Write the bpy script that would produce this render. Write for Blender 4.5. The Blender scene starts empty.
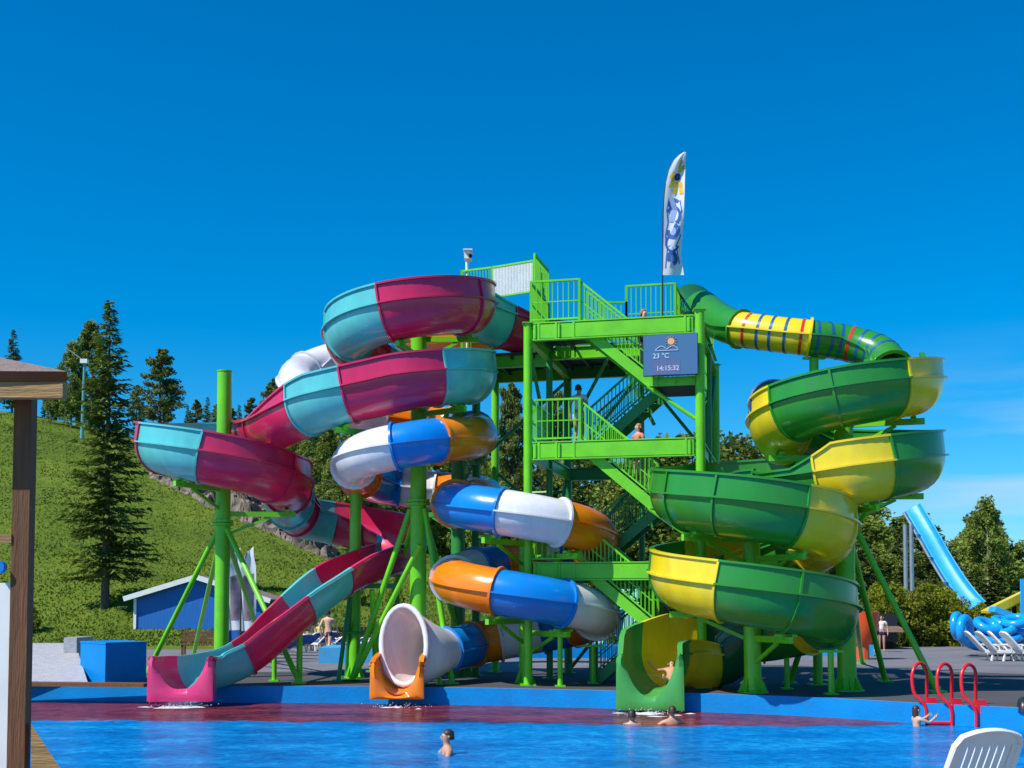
import bpy, bmesh, math, random
from mathutils import Vector, Matrix, noise
random.seed(7)
S = bpy.context.scene
col = S.collection
R = math.radians
PI = math.pi
F = 1250.0
CAMZ = 2.0
PITCH = R(3.0)
HOR = 606.0
CY = HOR - F*math.tan(PITCH)
cp, sp = math.cos(PITCH), math.sin(PITCH)

def ray(px, py):
    rx = (px-512.0)/F; ru = (CY-py)/F
    return Vector((rx, cp - ru*sp, sp + ru*cp))
def W(px, py, Y):
    d = ray(px, py); t = Y/d.y
    return Vector((d.x*t, Y, CAMZ + d.z*t))
def G(px, py, z=0.0):
    d = ray(px, py); t = (z-CAMZ)/d.z
    return Vector((d.x*t, d.y*t, z))

# ------------------------------------------------------------------ materials
def lin(c):
    return tuple(((x/12.92) if x <= .04045 else ((x+.055)/1.055)**2.4) for x in c)
MATS = {}
def mat(name, c, rough=.5, metal=0, var=.08, scale=3.0, bump=0.0, bscale=20, coat=0, spec=.5, dirt=None, dirt_amt=0.0, trans=0.0, var_obj=0.0, stretch=None):
    if name in MATS: return MATS[name]
    m = bpy.data.materials.new(name); m.use_nodes = True
    nt = m.node_tree; N = nt.nodes; L = nt.links
    b = N['Principled BSDF']
    tc = N.new('ShaderNodeTexCoord')
    src = tc.outputs['Object']
    if stretch:
        mp = N.new('ShaderNodeMapping'); mp.inputs['Scale'].default_value = stretch
        L.new(src, mp.inputs[0]); src = mp.outputs[0]
    n = N.new('ShaderNodeTexNoise'); n.inputs['Scale'].default_value = scale; n.inputs['Detail'].default_value = 6
    L.new(src, n.inputs['Vector'])
    hs = N.new('ShaderNodeHueSaturation'); hs.inputs['Color'].default_value = (*c, 1)
    mr = N.new('ShaderNodeMapRange'); mr.inputs[1].default_value = .3; mr.inputs[2].default_value = .7
    mr.inputs[3].default_value = 1-var; mr.inputs[4].default_value = 1+var
    L.new(n.outputs['Fac'], mr.inputs[0])
    val = mr.outputs[0]
    if var_obj:
        oi = N.new('ShaderNodeObjectInfo'); m2 = N.new('ShaderNodeMapRange')
        m2.inputs[3].default_value = 1-var_obj; m2.inputs[4].default_value = 1+var_obj
        L.new(oi.outputs['Random'], m2.inputs[0])
        mu = N.new('ShaderNodeMath'); mu.operation = 'MULTIPLY'
        L.new(val, mu.inputs[0]); L.new(m2.outputs[0], mu.inputs[1]); val = mu.outputs[0]
    L.new(val, hs.inputs['Value'])
    out = hs.outputs[0]
    if dirt:
        n2 = N.new('ShaderNodeTexNoise'); n2.inputs['Scale'].default_value = scale*.6; n2.inputs['Detail'].default_value = 10; n2.inputs['Roughness'].default_value = .7
        L.new(src, n2.inputs['Vector'])
        r2 = N.new('ShaderNodeMapRange'); r2.inputs[1].default_value = .48; r2.inputs[2].default_value = .75; r2.inputs[4].default_value = dirt_amt
        L.new(n2.outputs['Fac'], r2.inputs[0])
        mx = N.new('ShaderNodeMix'); mx.data_type = 'RGBA'
        L.new(r2.outputs[0], mx.inputs['Factor']); L.new(out, mx.inputs['A']); mx.inputs['B'].default_value = (*dirt, 1)
        out = mx.outputs['Result']
    L.new(out, b.inputs['Base Color'])
    b.inputs['Roughness'].default_value = rough; b.inputs['Metallic'].default_value = metal
    b.inputs['Specular IOR Level'].default_value = spec
    b.inputs['Coat Weight'].default_value = coat; b.inputs['Coat Roughness'].default_value = .08
    if bump:
        n3 = N.new('ShaderNodeTexNoise'); n3.inputs['Scale'].default_value = bscale; n3.inputs['Detail'].default_value = 5
        L.new(src, n3.inputs['Vector'])
        bp = N.new('ShaderNodeBump'); bp.inputs['Strength'].default_value = bump; bp.inputs['Distance'].default_value = .05
        L.new(n3.outputs['Fac'], bp.inputs['Height']); L.new(bp.outputs[0], b.inputs['Normal'])
    if trans:
        tr = N.new('ShaderNodeBsdfTranslucent'); L.new(out, tr.inputs['Color'])
        ms = N.new('ShaderNodeMixShader'); ms.inputs[0].default_value = trans
        L.new(b.outputs[0], ms.inputs[1]); L.new(tr.outputs[0], ms.inputs[2])
        L.new(ms.outputs[0], N['Material Output'].inputs['Surface'])
    MATS[name] = m
    return m
def gel(name, c):
    return mat(name, c, rough=.27, var=.07, scale=1.3, coat=.35, spec=.5, dirt=tuple(x*.55+.05 for x in c), dirt_amt=.5, bump=.05, bscale=3, trans=.12, stretch=(1.8, 1.8, .6))
PINK = gel('pink_gelcoat', (.66, .020, .105))
ROSE = gel('rose_gelcoat', (.80, .05, .20))
TEAL = gel('turquoise_gelcoat', (.12, .56, .56))
ORNG = gel('orange_gelcoat', (.95, .24, .004))
BLUE = gel('blue_gelcoat', (.002, .23, .70))
WHIT = gel('white_gelcoat', (.82, .80, .82))
YELW = gel('yellow_gelcoat', (.86, .66, .015))
GREN = gel('green_gelcoat', (.028, .27, .022))
GRNL = gel('fresh_green_gelcoat', (.07, .36, .07))
DGRN = gel('deep_green_gelcoat', (.006, .13, .04))
SKYB = mat('sky_blue_gelcoat', (.02, .36, .78), rough=.45, var=.08)
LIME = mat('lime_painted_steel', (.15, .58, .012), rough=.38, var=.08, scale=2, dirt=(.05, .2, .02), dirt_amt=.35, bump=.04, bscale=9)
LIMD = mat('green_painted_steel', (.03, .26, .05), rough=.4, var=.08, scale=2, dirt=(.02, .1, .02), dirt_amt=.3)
GRATE = mat('dark_grating', (.035, .05, .04), rough=.7, var=.2, scale=8)
GALV = mat('galvanised_steel', (.42, .44, .46), rough=.4, metal=.7, var=.12)
REDM = mat('red_painted_rail', (.70, .01, .02), rough=.3, var=.06)
WPLA = mat('white_plastic', (.80, .79, .77), rough=.4, var=.04, dirt=(.5, .48, .42), dirt_amt=.3)
CORR = mat('white_corrugated_sheet', (.74, .76, .76), rough=.5, var=.04)
WPAINT = mat('white_painted_wood', (.78, .78, .76), rough=.6, var=.06)
BPAINT = mat('blue_painted_wood', (.006, .13, .46), rough=.6, var=.10, scale=2, stretch=(6, 6, .4), bump=.2, bscale=10)
BCONC = mat('blue_painted_concrete', (.001, .22, .60), rough=.6, spec=.15, var=.10, scale=1.2, dirt=(.02, .12, .30), dirt_amt=.5, bump=.15, bscale=14)
LBCONC = mat('pale_blue_concrete', (.05, .34, .66), rough=.55, var=.08)
WOOD = mat('brown_timber', (.15, .062, .022), rough=.7, var=.25, scale=4, stretch=(7, 7, .5), bump=.3, bscale=12, dirt=(.08, .04, .02), dirt_amt=.5)
WOODY = mat('honey_timber', (.34, .20, .07), rough=.65, var=.25, scale=4, stretch=(.6, 7, 7), bump=.25, bscale=12, dirt=(.15, .07, .02), dirt_amt=.4)
FASC = mat('dark_brown_fascia', (.045, .022, .014), rough=.9, var=.2, spec=.1)
SHING = mat('roof_felt', (.22, .16, .14), rough=.9, var=.15, scale=10, bump=.4, bscale=60)
ROOFB = mat('brown_tile_roof', (.16, .10, .07), rough=.85, var=.25, scale=6, bump=.4, bscale=20)
LGREY = mat('grey_tread_plate', (.42, .41, .42), rough=.5, var=.12, scale=6, bump=.6, bscale=40)
BARK = mat('bark', (.12, .085, .06), rough=.95, var=.3, scale=6, bump=.6, bscale=20)
BBARK = mat('pale_bark', (.45, .42, .38), rough=.9, var=.4, scale=5, stretch=(1, 1, 5))
SPRU = mat('spruce_needles', (.11, .155, .025), rough=.7, var=.35, scale=1.2, trans=.25, var_obj=.15, spec=.2)
PINE = mat('pine_needles', (.15, .19, .045), rough=.7, var=.35, scale=1.0, trans=.25, var_obj=.2, spec=.2)
BIRL = mat('birch_leaves', (.20, .26, .04), rough=.6, var=.35, scale=1.0, trans=.35, var_obj=.2, spec=.3)
LEAF = mat('broad_leaves', (.19, .25, .034), rough=.6, var=.4, scale=.8, trans=.35, var_obj=.25, spec=.3)
HEDG = mat('hedge_leaves', (.20, .23, .012), rough=.6, var=.4, scale=1.0, trans=.35, var_obj=.15, spec=.3)
SKIN = mat('skin', (.52, .27, .17), rough=.5, var=.05)
SKINL = mat('pale_skin', (.62, .36, .25), rough=.5, var=.05)
HAIRD = mat('dark_brown_hair', (.035, .02, .012), rough=.5, var=.2)
HAIRB = mat('fair_hair', (.30, .17, .07), rough=.5, var=.2)
NAVY = mat('navy_cloth', (.015, .018, .05), rough=.8, var=.1)
PURP = mat('purple_cloth', (.20, .05, .42), rough=.8, var=.1)
YCLO = mat('yellow_cloth', (.75, .50, .10), rough=.8, var=.1)
WCLO = mat('white_cloth', (.72, .66, .60), rough=.8, var=.1)
BLKM = mat('black_plastic', (.02, .022, .025), rough=.35, var=.1)
DBLUE = mat('dark_blue_plastic', (.01, .04, .14), rough=.35, var=.1)
PCLO = mat('coral_cloth', (.65, .2, .14), rough=.8, var=.1)
BTUBE = mat('blue_vinyl', (.01, .32, .78), rough=.22, var=.06, coat=.3)
ORNP = mat('orange_red_plastic', (.75, .10, .02), rough=.35, var=.08)
BCUSH = mat('blue_fabric', (.01, .10, .40), rough=.7, var=.1)
EYE = mat('eye_dark', (.01, .01, .01), rough=.2, var=0)

# ------------------------------------------------------------------ object helpers
ORG = {}
def tag(o, label=None, cat=None, group=None, kind=None):
    if label: o['label'] = label
    if cat: o['category'] = cat
    if group: o['group'] = group
    if kind: o['kind'] = kind
    return o
def root(name, loc, label, cat, group=None):
    o = bpy.data.objects.new(name, None); col.objects.link(o)
    o.location = loc; o.empty_display_size = .3
    ORG[o.name] = Vector(loc)
    return tag(o, label, cat, group)
class MB:
    def __init__(s): s.v = []; s.f = []
    def add(s, vs, fs):
        n = len(s.v); s.v += [Vector(v) for v in vs]; s.f += [tuple(i+n for i in f) for f in fs]
    def box(s, c, sz, rot=None):
        c = Vector(c); vs = []
        for x in (-.5, .5):
            for y in (-.5, .5):
                for z in (-.5, .5):
                    p = Vector((x*sz[0], y*sz[1], z*sz[2]))
                    if rot: p = rot @ p
                    vs.append(c+p)
        s.add(vs, [(0,1,3,2),(4,6,7,5),(0,4,5,1),(2,3,7,6),(0,2,6,4),(1,5,7,3)])
    def beam(s, p, q, w, h, up=(0,0,1)):
        p = Vector(p); q = Vector(q); d = (q-p); L = d.length; d.normalize()
        up = Vector(up); sd = d.cross(up)
        if sd.length < 1e-4: sd = d.cross(Vector((0,1,0)))
        sd.normalize(); u = sd.cross(d)
        vs = []
        for e in (p, q):
            for a, b in ((-1,-1),(1,-1),(1,1),(-1,1)): vs.append(e + sd*(a*w/2) + u*(b*h/2))
        s.add(vs, [(0,1,2,3)[::-1],(4,5,6,7),(0,1,5,4),(1,2,6,5),(2,3,7,6),(3,0,4,7)])
    def ibeam(s, p, q, w, h):
        p = Vector(p); q = Vector(q); t = .03
        s.beam(p+Vector((0,0,h/2-t/2)), q+Vector((0,0,h/2-t/2)), w, t)
        s.beam(p-Vector((0,0,h/2-t/2)), q-Vector((0,0,h/2-t/2)), w, t)
        s.beam(p, q, w*.2, h-2*t-.002)
    def tube(s, pts, r, n=8, closed=False, cap=True):
        pts = [Vector(p) for p in pts]; m = len(pts)
        rs = r if isinstance(r, (list, tuple)) else [r]*m
        base = len(s.v); prev = None; fs = []
        for i, p in enumerate(pts):
            if closed: t = pts[(i+1) % m]-pts[i-1]
            else: t = pts[min(i+1, m-1)]-pts[max(i-1, 0)]
            t.normalize()
            if prev is None:
                a = Vector((0,0,1)) if abs(t.z) < .9 else Vector((1,0,0))
                sd = t.cross(a).normalized()
            else:
                sd = (prev - t*prev.dot(t)).normalized()
            prev = sd; u = sd.cross(t)
            for k in range(n):
                an = 2*PI*k/n
                s.v.append(p + (sd*math.cos(an)+u*math.sin(an))*rs[i])
        lim = m if closed else m-1
        for i in range(lim):
            for k in range(n):
                a = base+i*n+k; b = base+i*n+(k+1) % n
                c = base+((i+1) % m)*n+(k+1) % n; d = base+((i+1) % m)*n+k
                s.f.append((a, b, c, d))
        if cap and not closed:
            s.f.append(tuple(base+k for k in range(n))[::-1]); s.f.append(tuple(base+(m-1)*n+k for k in range(n)))
    def build(s, name, m, parent=None, smooth=False, sharp=None):
        me = bpy.data.meshes.new(name)
        o0 = ORG[parent.name] if parent else Vector((0,0,0))
        me.from_pydata([tuple(v-o0) for v in s.v], [], s.f)
        me.materials.append(m)
        me.validate()
        bm = bmesh.new(); bm.from_mesh(me); bmesh.ops.recalc_face_normals(bm, faces=bm.faces); bm.to_mesh(me); bm.free()
        if smooth:
            me.polygons.foreach_set('use_smooth', [True]*len(me.polygons))
            me.set_sharp_from_angle(angle=R(sharp or 40))
        me.update()
        o = bpy.data.objects.new(name, me); col.objects.link(o)
        if parent:
            o.parent = parent
        ORG[o.name] = o0
        return o
def single(mb, name, m, label, cat, group=None, smooth=False, kind=None):
    """a thing that is one mesh, origin at its base"""
    n = len(mb.v)
    c = Vector((sum(v.x for v in mb.v)/n, sum(v.y for v in mb.v)/n, min(v.z for v in mb.v)))
    mb.v = [v-c for v in mb.v]
    o = mb.build(name, m, None, smooth); o.location = c
    return tag(o, label, cat, group, kind)
def copy_tree(o, parent=None):
    c = o.copy(); col.objects.link(c)
    if parent: c.parent = parent
    for ch in list(o.children): copy_tree(ch, c)
    return c
def struct(mb, name, m, smooth=False):
    return tag(mb.build(name, m, None, smooth), kind='structure')

# ------------------------------------------------------------------ camera, light
cam = bpy.data.objects.new('camera', bpy.data.cameras.new('camera')); col.objects.link(cam)
cam.location = (0, 0, CAMZ); cam.rotation_euler = (R(90)+PITCH, 0, 0)
cam.data.sensor_width = 36; cam.data.lens = 36*F/1024
cam.data.shift_y = (CY-384)/1024; cam.data.clip_end = 5000; cam.data.clip_start = .1
S.camera = cam
SUN = Vector((-.56, -.36, .80)).normalized()
el = math.asin(SUN.z)
sl = bpy.data.lights.new('sun', 'SUN'); sl.energy = 4.8; sl.angle = R(.5); sl.color = (1, .955, .89)
so = bpy.data.objects.new('sun', sl); col.objects.link(so); so.rotation_euler = SUN.to_track_quat('Z', 'Y').to_euler()
w = bpy.data.worlds.new('World'); S.world = w; w.use_nodes = True
nt = w.node_tree; N = nt.nodes; L = nt.links
bg = N['Background']; sk = N.new('ShaderNodeTexSky'); sk.sky_type = 'NISHITA'; sk.sun_disc = False
sk.sun_elevation = el; sk.sun_rotation = math.atan2(SUN.x, SUN.y); sk.air_density = 1.0; sk.dust_density = .3; sk.ozone_density = 3.0
hs = N.new('ShaderNodeHueSaturation'); hs.inputs['Saturation'].default_value = 1.2
tn = N.new('ShaderNodeMix'); tn.data_type = 'RGBA'; tn.blend_type = 'MULTIPLY'; tn.inputs['Factor'].default_value = 1
L.new(sk.outputs[0], tn.inputs['A']); tn.inputs['B'].default_value = (.60, 1.09, 1.42, 1)
L.new(tn.outputs['Result'], hs.inputs['Color'])
# thin cirrus low in the sky
tc = N.new('ShaderNodeTexCoord'); mp = N.new('ShaderNodeMapping'); mp.inputs['Scale'].default_value = (3, 3, 22)
L.new(tc.outputs['Generated'], mp.inputs[0])
cn = N.new('ShaderNodeTexNoise'); cn.inputs['Scale'].default_value = 1.6; cn.inputs['Detail'].default_value = 6; L.new(mp.outputs[0], cn.inputs['Vector'])
cr = N.new('ShaderNodeMapRange'); cr.inputs[1].default_value = .42; cr.inputs[2].default_value = .72; L.new(cn.outputs['Fac'], cr.inputs[0])
sx = N.new('ShaderNodeSeparateXYZ'); L.new(tc.outputs['Generated'], sx.inputs[0])
def mrng(src, a, b, c, d):
    m = N.new('ShaderNodeMapRange'); m.inputs[1].default_value = a; m.inputs[2].default_value = b; m.inputs[3].default_value = c; m.inputs[4].default_value = d
    m.interpolation_type = 'SMOOTHSTEP'; L.new(src, m.inputs[0]); return m.outputs[0]
def mul(a, b):
    m = N.new('ShaderNodeMath'); m.operation = 'MULTIPLY'; L.new(a, m.inputs[0])
    if isinstance(b, (int, float)): m.inputs[1].default_value = b
    else: L.new(b, m.inputs[1])
    return m.outputs[0]
fac = mul(mul(mul(cr.outputs[0], mrng(sx.outputs['Z'], .08, .22, 1, 0)), mrng(sx.outputs['X'], .18, .42, 0, 1)), .55)
mx = N.new('ShaderNodeMix'); mx.data_type = 'RGBA'; L.new(fac, mx.inputs['Factor']); L.new(hs.outputs[0], mx.inputs['A']); mx.inputs['B'].default_value = (7.0, 7.6, 8.6, 1)
L.new(mx.outputs['Result'], bg.inputs['Color']); bg.inputs['Strength'].default_value = .085
S.view_settings.view_transform = 'Standard'; S.view_settings.look = 'None'; S.view_settings.exposure = .3; S.view_settings.gamma = 1
S.render.engine = 'CYCLES'
S.cycles.max_bounces = 6; S.cycles.transparent_max_bounces = 8

# ------------------------------------------------------------------ terrain
CR = [(-2500, 380), (-400, 385), (0, 408), (100, 425), (200, 448), (300, 476), (400, 508), (500, 543), (600, 576), (700, 598), (800, 606), (1500, 606)]
def crest(q):
    for (a, ya), (b, yb) in zip(CR, CR[1:]):
        if q <= b:
            t = (q-a)/(b-a); return ya+(yb-ya)*t
    return 606
def hill(x, Y):
    if Y < 62: return 0.0
    q = 512+F*x/Y
    C = crest(max(q, -2499))
    hc = max(0, 2+(606-C)*120/F) if q < 800 else 0
    if q > 560: hc *= max(0, 1-(q-560)/240.0)
    t = min(1, (Y-62)/58.0)
    h = hc*(t**1.12*(1.0+.18*math.sin(PI*t)))
    if t >= 1: h = hc
    nn = noise.noise(Vector((x*.09, Y*.09, 0)))*.9 + noise.noise(Vector((x*.3, Y*.3, 3)))*.22
    return h + nn*min(1, h*.4)
def hillpt(px, py):
    d = ray(px, py); t = 40.0
    while t < 160:
        p = Vector((d.x*t, d.y*t, CAMZ+d.z*t))
        if hill(p.x, p.y) >= p.z: return Vector((p.x, p.y, hill(p.x, p.y)))
        t += .25
    p.z = hill(p.x, p.y); return p
def terrain_mat():
    m = bpy.data.materials.new('meadow_grass'); m.use_nodes = True; nt = m.node_tree; N = nt.nodes; L = nt.links
    b = N['Principled BSDF']; b.inputs['Roughness'].default_value = .9; b.inputs['Specular IOR Level'].default_value = .15
    tc = N.new('ShaderNodeTexCoord')
    def nz(sc, det=6):
        n = N.new('ShaderNodeTexNoise'); n.inputs['Scale'].default_value = sc; n.inputs['Detail'].default_value = det; n.inputs['Roughness'].default_value = .65
        L.new(tc.outputs['Object'], n.inputs['Vector']); return n.outputs['Fac']
    r = N.new('ShaderNodeValToRGB'); e = r.color_ramp.elements
    e[0].position = .32; e[0].color = (.050, .085, .009, 1); e[1].position = .68; e[1].color = (.17, .205, .022, 1)
    e2 = r.color_ramp.elements.new(.5); e2.color = (.098, .15, .013, 1)
    mu = N.new('ShaderNodeMix'); mu.data_type = 'FLOAT'; mu.inputs[0].default_value = .5
    L.new(nz(.16), mu.inputs[2]); L.new(nz(1.6, 9), mu.inputs[3]); L.new(mu.outputs[0], r.inputs[0])
    L.new(r.outputs[0], b.inputs['Base Color'])
    bp = N.new('ShaderNodeBump'); bp.inputs['Strength'].default_value = .5; bp.inputs['Distance'].default_value = .2
    L.new(nz(3.5, 8), bp.inputs['Height']); L.new(bp.outputs[0], b.inputs['Normal'])
    return m
GRASS = terrain_mat()
mb = MB()
xs = []; 
nx = 150; ny = 70
Ys = [58+ (130-58)*j/54 for j in range(55)] + [136, 150, 175, 210, 260, 340, 500, 800, 1300, 2000, 3000]
for Y in Ys:
    for i in range(nx):
        q = -1400 + 3900*i/(nx-1)
        x = (q-512)*Y/F
        mb.v.append(Vector((x, Y, hill(x, Y)-.05)))
for j in range(len(Ys)-1):
    for i in range(nx-1):
        a = j*nx+i; mb.f.append((a, a+1, a+nx+1, a+nx))
# sheets beside and behind the pool
xl = (-1400-512)*58/F; xr = (2500-512)*58/F
mb.add([(xl, -60, -.05), (-26, -60, -.05), (-26, 58, -.05), (xl, 58, -.05)], [(0,1,2,3)])
mb.add([(34, -60, -.05), (xr, -60, -.05), (xr, 58, -.05), (34, 58, -.05)], [(0,1,2,3)])
o = struct(mb, 'ground', GRASS, True)

# tall grass on the slope
mb = MB()
rng = random.Random(3)
for i in range(70000):
    q = rng.uniform(-30, 620); Y = 62+ (rng.random()**1.3)*52
    x = (q-512)*Y/F; z = hill(x, Y)
    if z < .05: continue
    cl = noise.noise(Vector((x*.22, Y*.22, 9)))
    hh = rng.uniform(.04, .13)*(1+.6*cl); a = rng.uniform(0, PI); wd = rng.uniform(.03, .09)
    dx, dy = math.cos(a)*wd, math.sin(a)*wd; lx, ly = rng.uniform(-.1, .1), rng.uniform(-.1, .1)
    mb.add([(x-dx, Y-dy, z-.06), (x+dx, Y+dy, z-.06), (x+lx, Y+ly, z-.03+hh)], [(0,1,2)])
TUFT = mat('tall_grass', (.135, .19, .024), rough=.8, var=.5, scale=.13, trans=.35, spec=.2)
o = mb.build('grass', TUFT); tag(o, 'tall green grass covering the ski slope on the left', 'grass', kind='stuff')

# rock outcrop band
mb = MB()
upper = [(146, 466), (185, 472), (225, 484), (262, 502), (295, 520), (320, 537), (338, 552)]
lower = [(146, 476), (185, 494), (225, 516), (262, 530), (295, 546), (320, 556), (338, 560)]
NU, NV = 150, 30; grid = []
def lerp_list(l, t):
    t *= len(l)-1; i = min(int(t), len(l)-2); f = t-i
    return (l[i][0]*(1-f)+l[i+1][0]*f, l[i][1]*(1-f)+l[i+1][1]*f)
for i in range(NU):
    u = i/(NU-1); up_ = lerp_list(upper, u); lo = lerp_list(lower, u)
    pu = hillpt(*up_); pl = hillpt(*lo)
    for j in range(NV):
        v = j/(NV-1)
        x = pl.x*(1-v)+pu.x*v; Y = pl.y*(1-v)+pu.y*v
        zz = hill(x, Y)
        e = min(1, 4*v*(1-v)*1.6)*min(1, 12*u*(1-u))
        p3 = Vector((x*.5, Y*.5, 0))
        d = abs(noise.noise(p3*1.1))*1.7 + abs(noise.noise(p3*3.1))*1.1 + abs(noise.noise(p3*7))*.5
        d += .5*noise.cell(p3*2.3)*.5; e *= max(0, min(1, (noise.noise(p3*.9+Vector((5, 2, 1)))+.42)*3))
        mb.v.append(Vector((x+noise.noise(p3*4)*.4, Y-.9*e*d, zz-.25+e*(.40+d*.8))))
for i in range(NU-1):
    for j in range(NV-1):
        a = i*NV+j; mb.f.append((a, a+NV, a+NV+1, a+1))
ROCK = mat('granite_rock', (.19, .145, .115), rough=.9, var=.35, scale=1.1, bump=.9, bscale=4, dirt=(.07, .06, .05), dirt_amt=.8)
struct(mb, 'rock_outcrop', ROCK)

# ------------------------------------------------------------------ pool, decks
edge_px = [(-700, 676), (20, 684), (150, 685.5), (370, 686.5), (512, 688.5), (600, 690.5), (700, 693.5), (780, 696), (840, 698.5), (900, 702), (1024, 708), (1120, 714), (1500, 742)]
edge = [G(*p) for p in edge_px]
edge[0] = Vector((-26, edge[1].y+.5, 0)); edge[-1] = Vector((34, edge[-2].y-3.5, 0))
WZ = -.42
ASPH = mat('grey_asphalt', (.16, .155, .165), rough=.9, var=.14, scale=.5, bump=.25, bscale=60, dirt=(.10, .095, .10), dirt_amt=.6)
TARM = mat('dark_rubber_paving', (.058, .056, .06), rough=.92, var=.15, scale=.8, bump=.2, bscale=50, dirt=(.09, .085, .085), dirt_amt=.5)
mb = MB()
n = len(edge)
far = [Vector((e.x*1.0, 58.2, 0)) for e in edge]
far[0].x = -26; far[-1].x = 34
mb.add([*edge, *far], [(i, i+1, n+i+1, n+i) for i in range(n-1)])
# further paving out to the hedge
mb.add([(-14, 58.2, 0), (34, 58.2, 0), (44, 78, 0), (-10, 74, 0)], [(0,1,2,3)])
struct(mb, 'pavement', ASPH)
mb = MB()
fr = [G(a, b) for a, b in ((20, 684), (150, 685.5), (370, 686.5), (512, 688.5), (600, 690.5), (700, 693.5), (780, 696), (840, 698.5), (900, 702), (1024, 708), (1120, 714))]
bk = [G(a, b) for a, b in ((60, 676), (150, 673), (370, 671), (512, 672), (600, 669), (700, 666), (780, 665), (840, 668), (900, 670), (1024, 674), (1120, 678))]
fr = [p+Vector((0, .25, .004)) for p in fr]; bk = [p+Vector((0, 0, .004)) for p in bk]
n = len(fr); mb.add([*fr, *bk], [(i, i+1, n+i+1, n+i) for i in range(n-1)])
struct(mb, 'rubber_paving', TARM)
# pool walls
def wall_strip(pts, z0, z1, th, name, m):
    mb = MB(); n = len(pts)
    out = []
    for i, p in enumerate(pts):
        t = (pts[min(i+1, n-1)]-pts[max(i-1, 0)]); t.z = 0; t.normalize(); nr = Vector((t.y, -t.x, 0))
        out.append(p+nr*th)
    vs = [p+Vector((0,0,z0)) for p in out]+[p+Vector((0,0,z1)) for p in out]+[p+Vector((0,0,z1)) for p in pts]
    mb.add(vs, [(i, i+1, n+i+1, n+i) for i in range(n-1)]+[(n+i, n+i+1, 2*n+i+1, 2*n+i) for i in range(n-1)])
    return struct(mb, name, m)
wall_strip(edge, -2.2, .004, .02, 'pool_wall', BCONC)
mb = MB()
NE = [Vector((-26, 12.5, 0)), Vector((34, 12.5, 0))]
mb.add([(-26, 12.5, -2.2), (34, 12.5, -2.2), (34, 12.5, 0), (-26, 12.5, 0)], [(0,1,2,3)])
mb.add([(-26, 12.5, -2.2), (-26, 12.5, 0), (-26, 31, 0), (-26, 31, -2.2)], [(0,1,2,3)])
mb.add([(34, 12.5, -2.2), (34, 12.5, 0), (34, 26, 0), (34, 26, -2.2)], [(0,1,2,3)])
mb.add([(-26, 12.5, -2.2), (34, 12.5, -2.2), (34, 33, -2.2), (-26, 33, -2.2)], [(0,1,2,3)])
struct(mb, 'pool_basin', BCONC)
mb = MB(); mb.add([(-26, -60, 0), (34, -60, 0), (34, 12.52, 0), (-26, 12.52, 0)], [(0,1,2,3)])
struct(mb, 'pool_deck', ASPH)
# brown edge board on the left
mb = MB(); a = G(20, 684.5); b = G(149, 686.5)
mb.beam(a+Vector((-2, -.08, .045)), b+Vector((0, -.08, .045)), .5, .09)
struct(mb, 'edge_board', WOOD)
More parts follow.
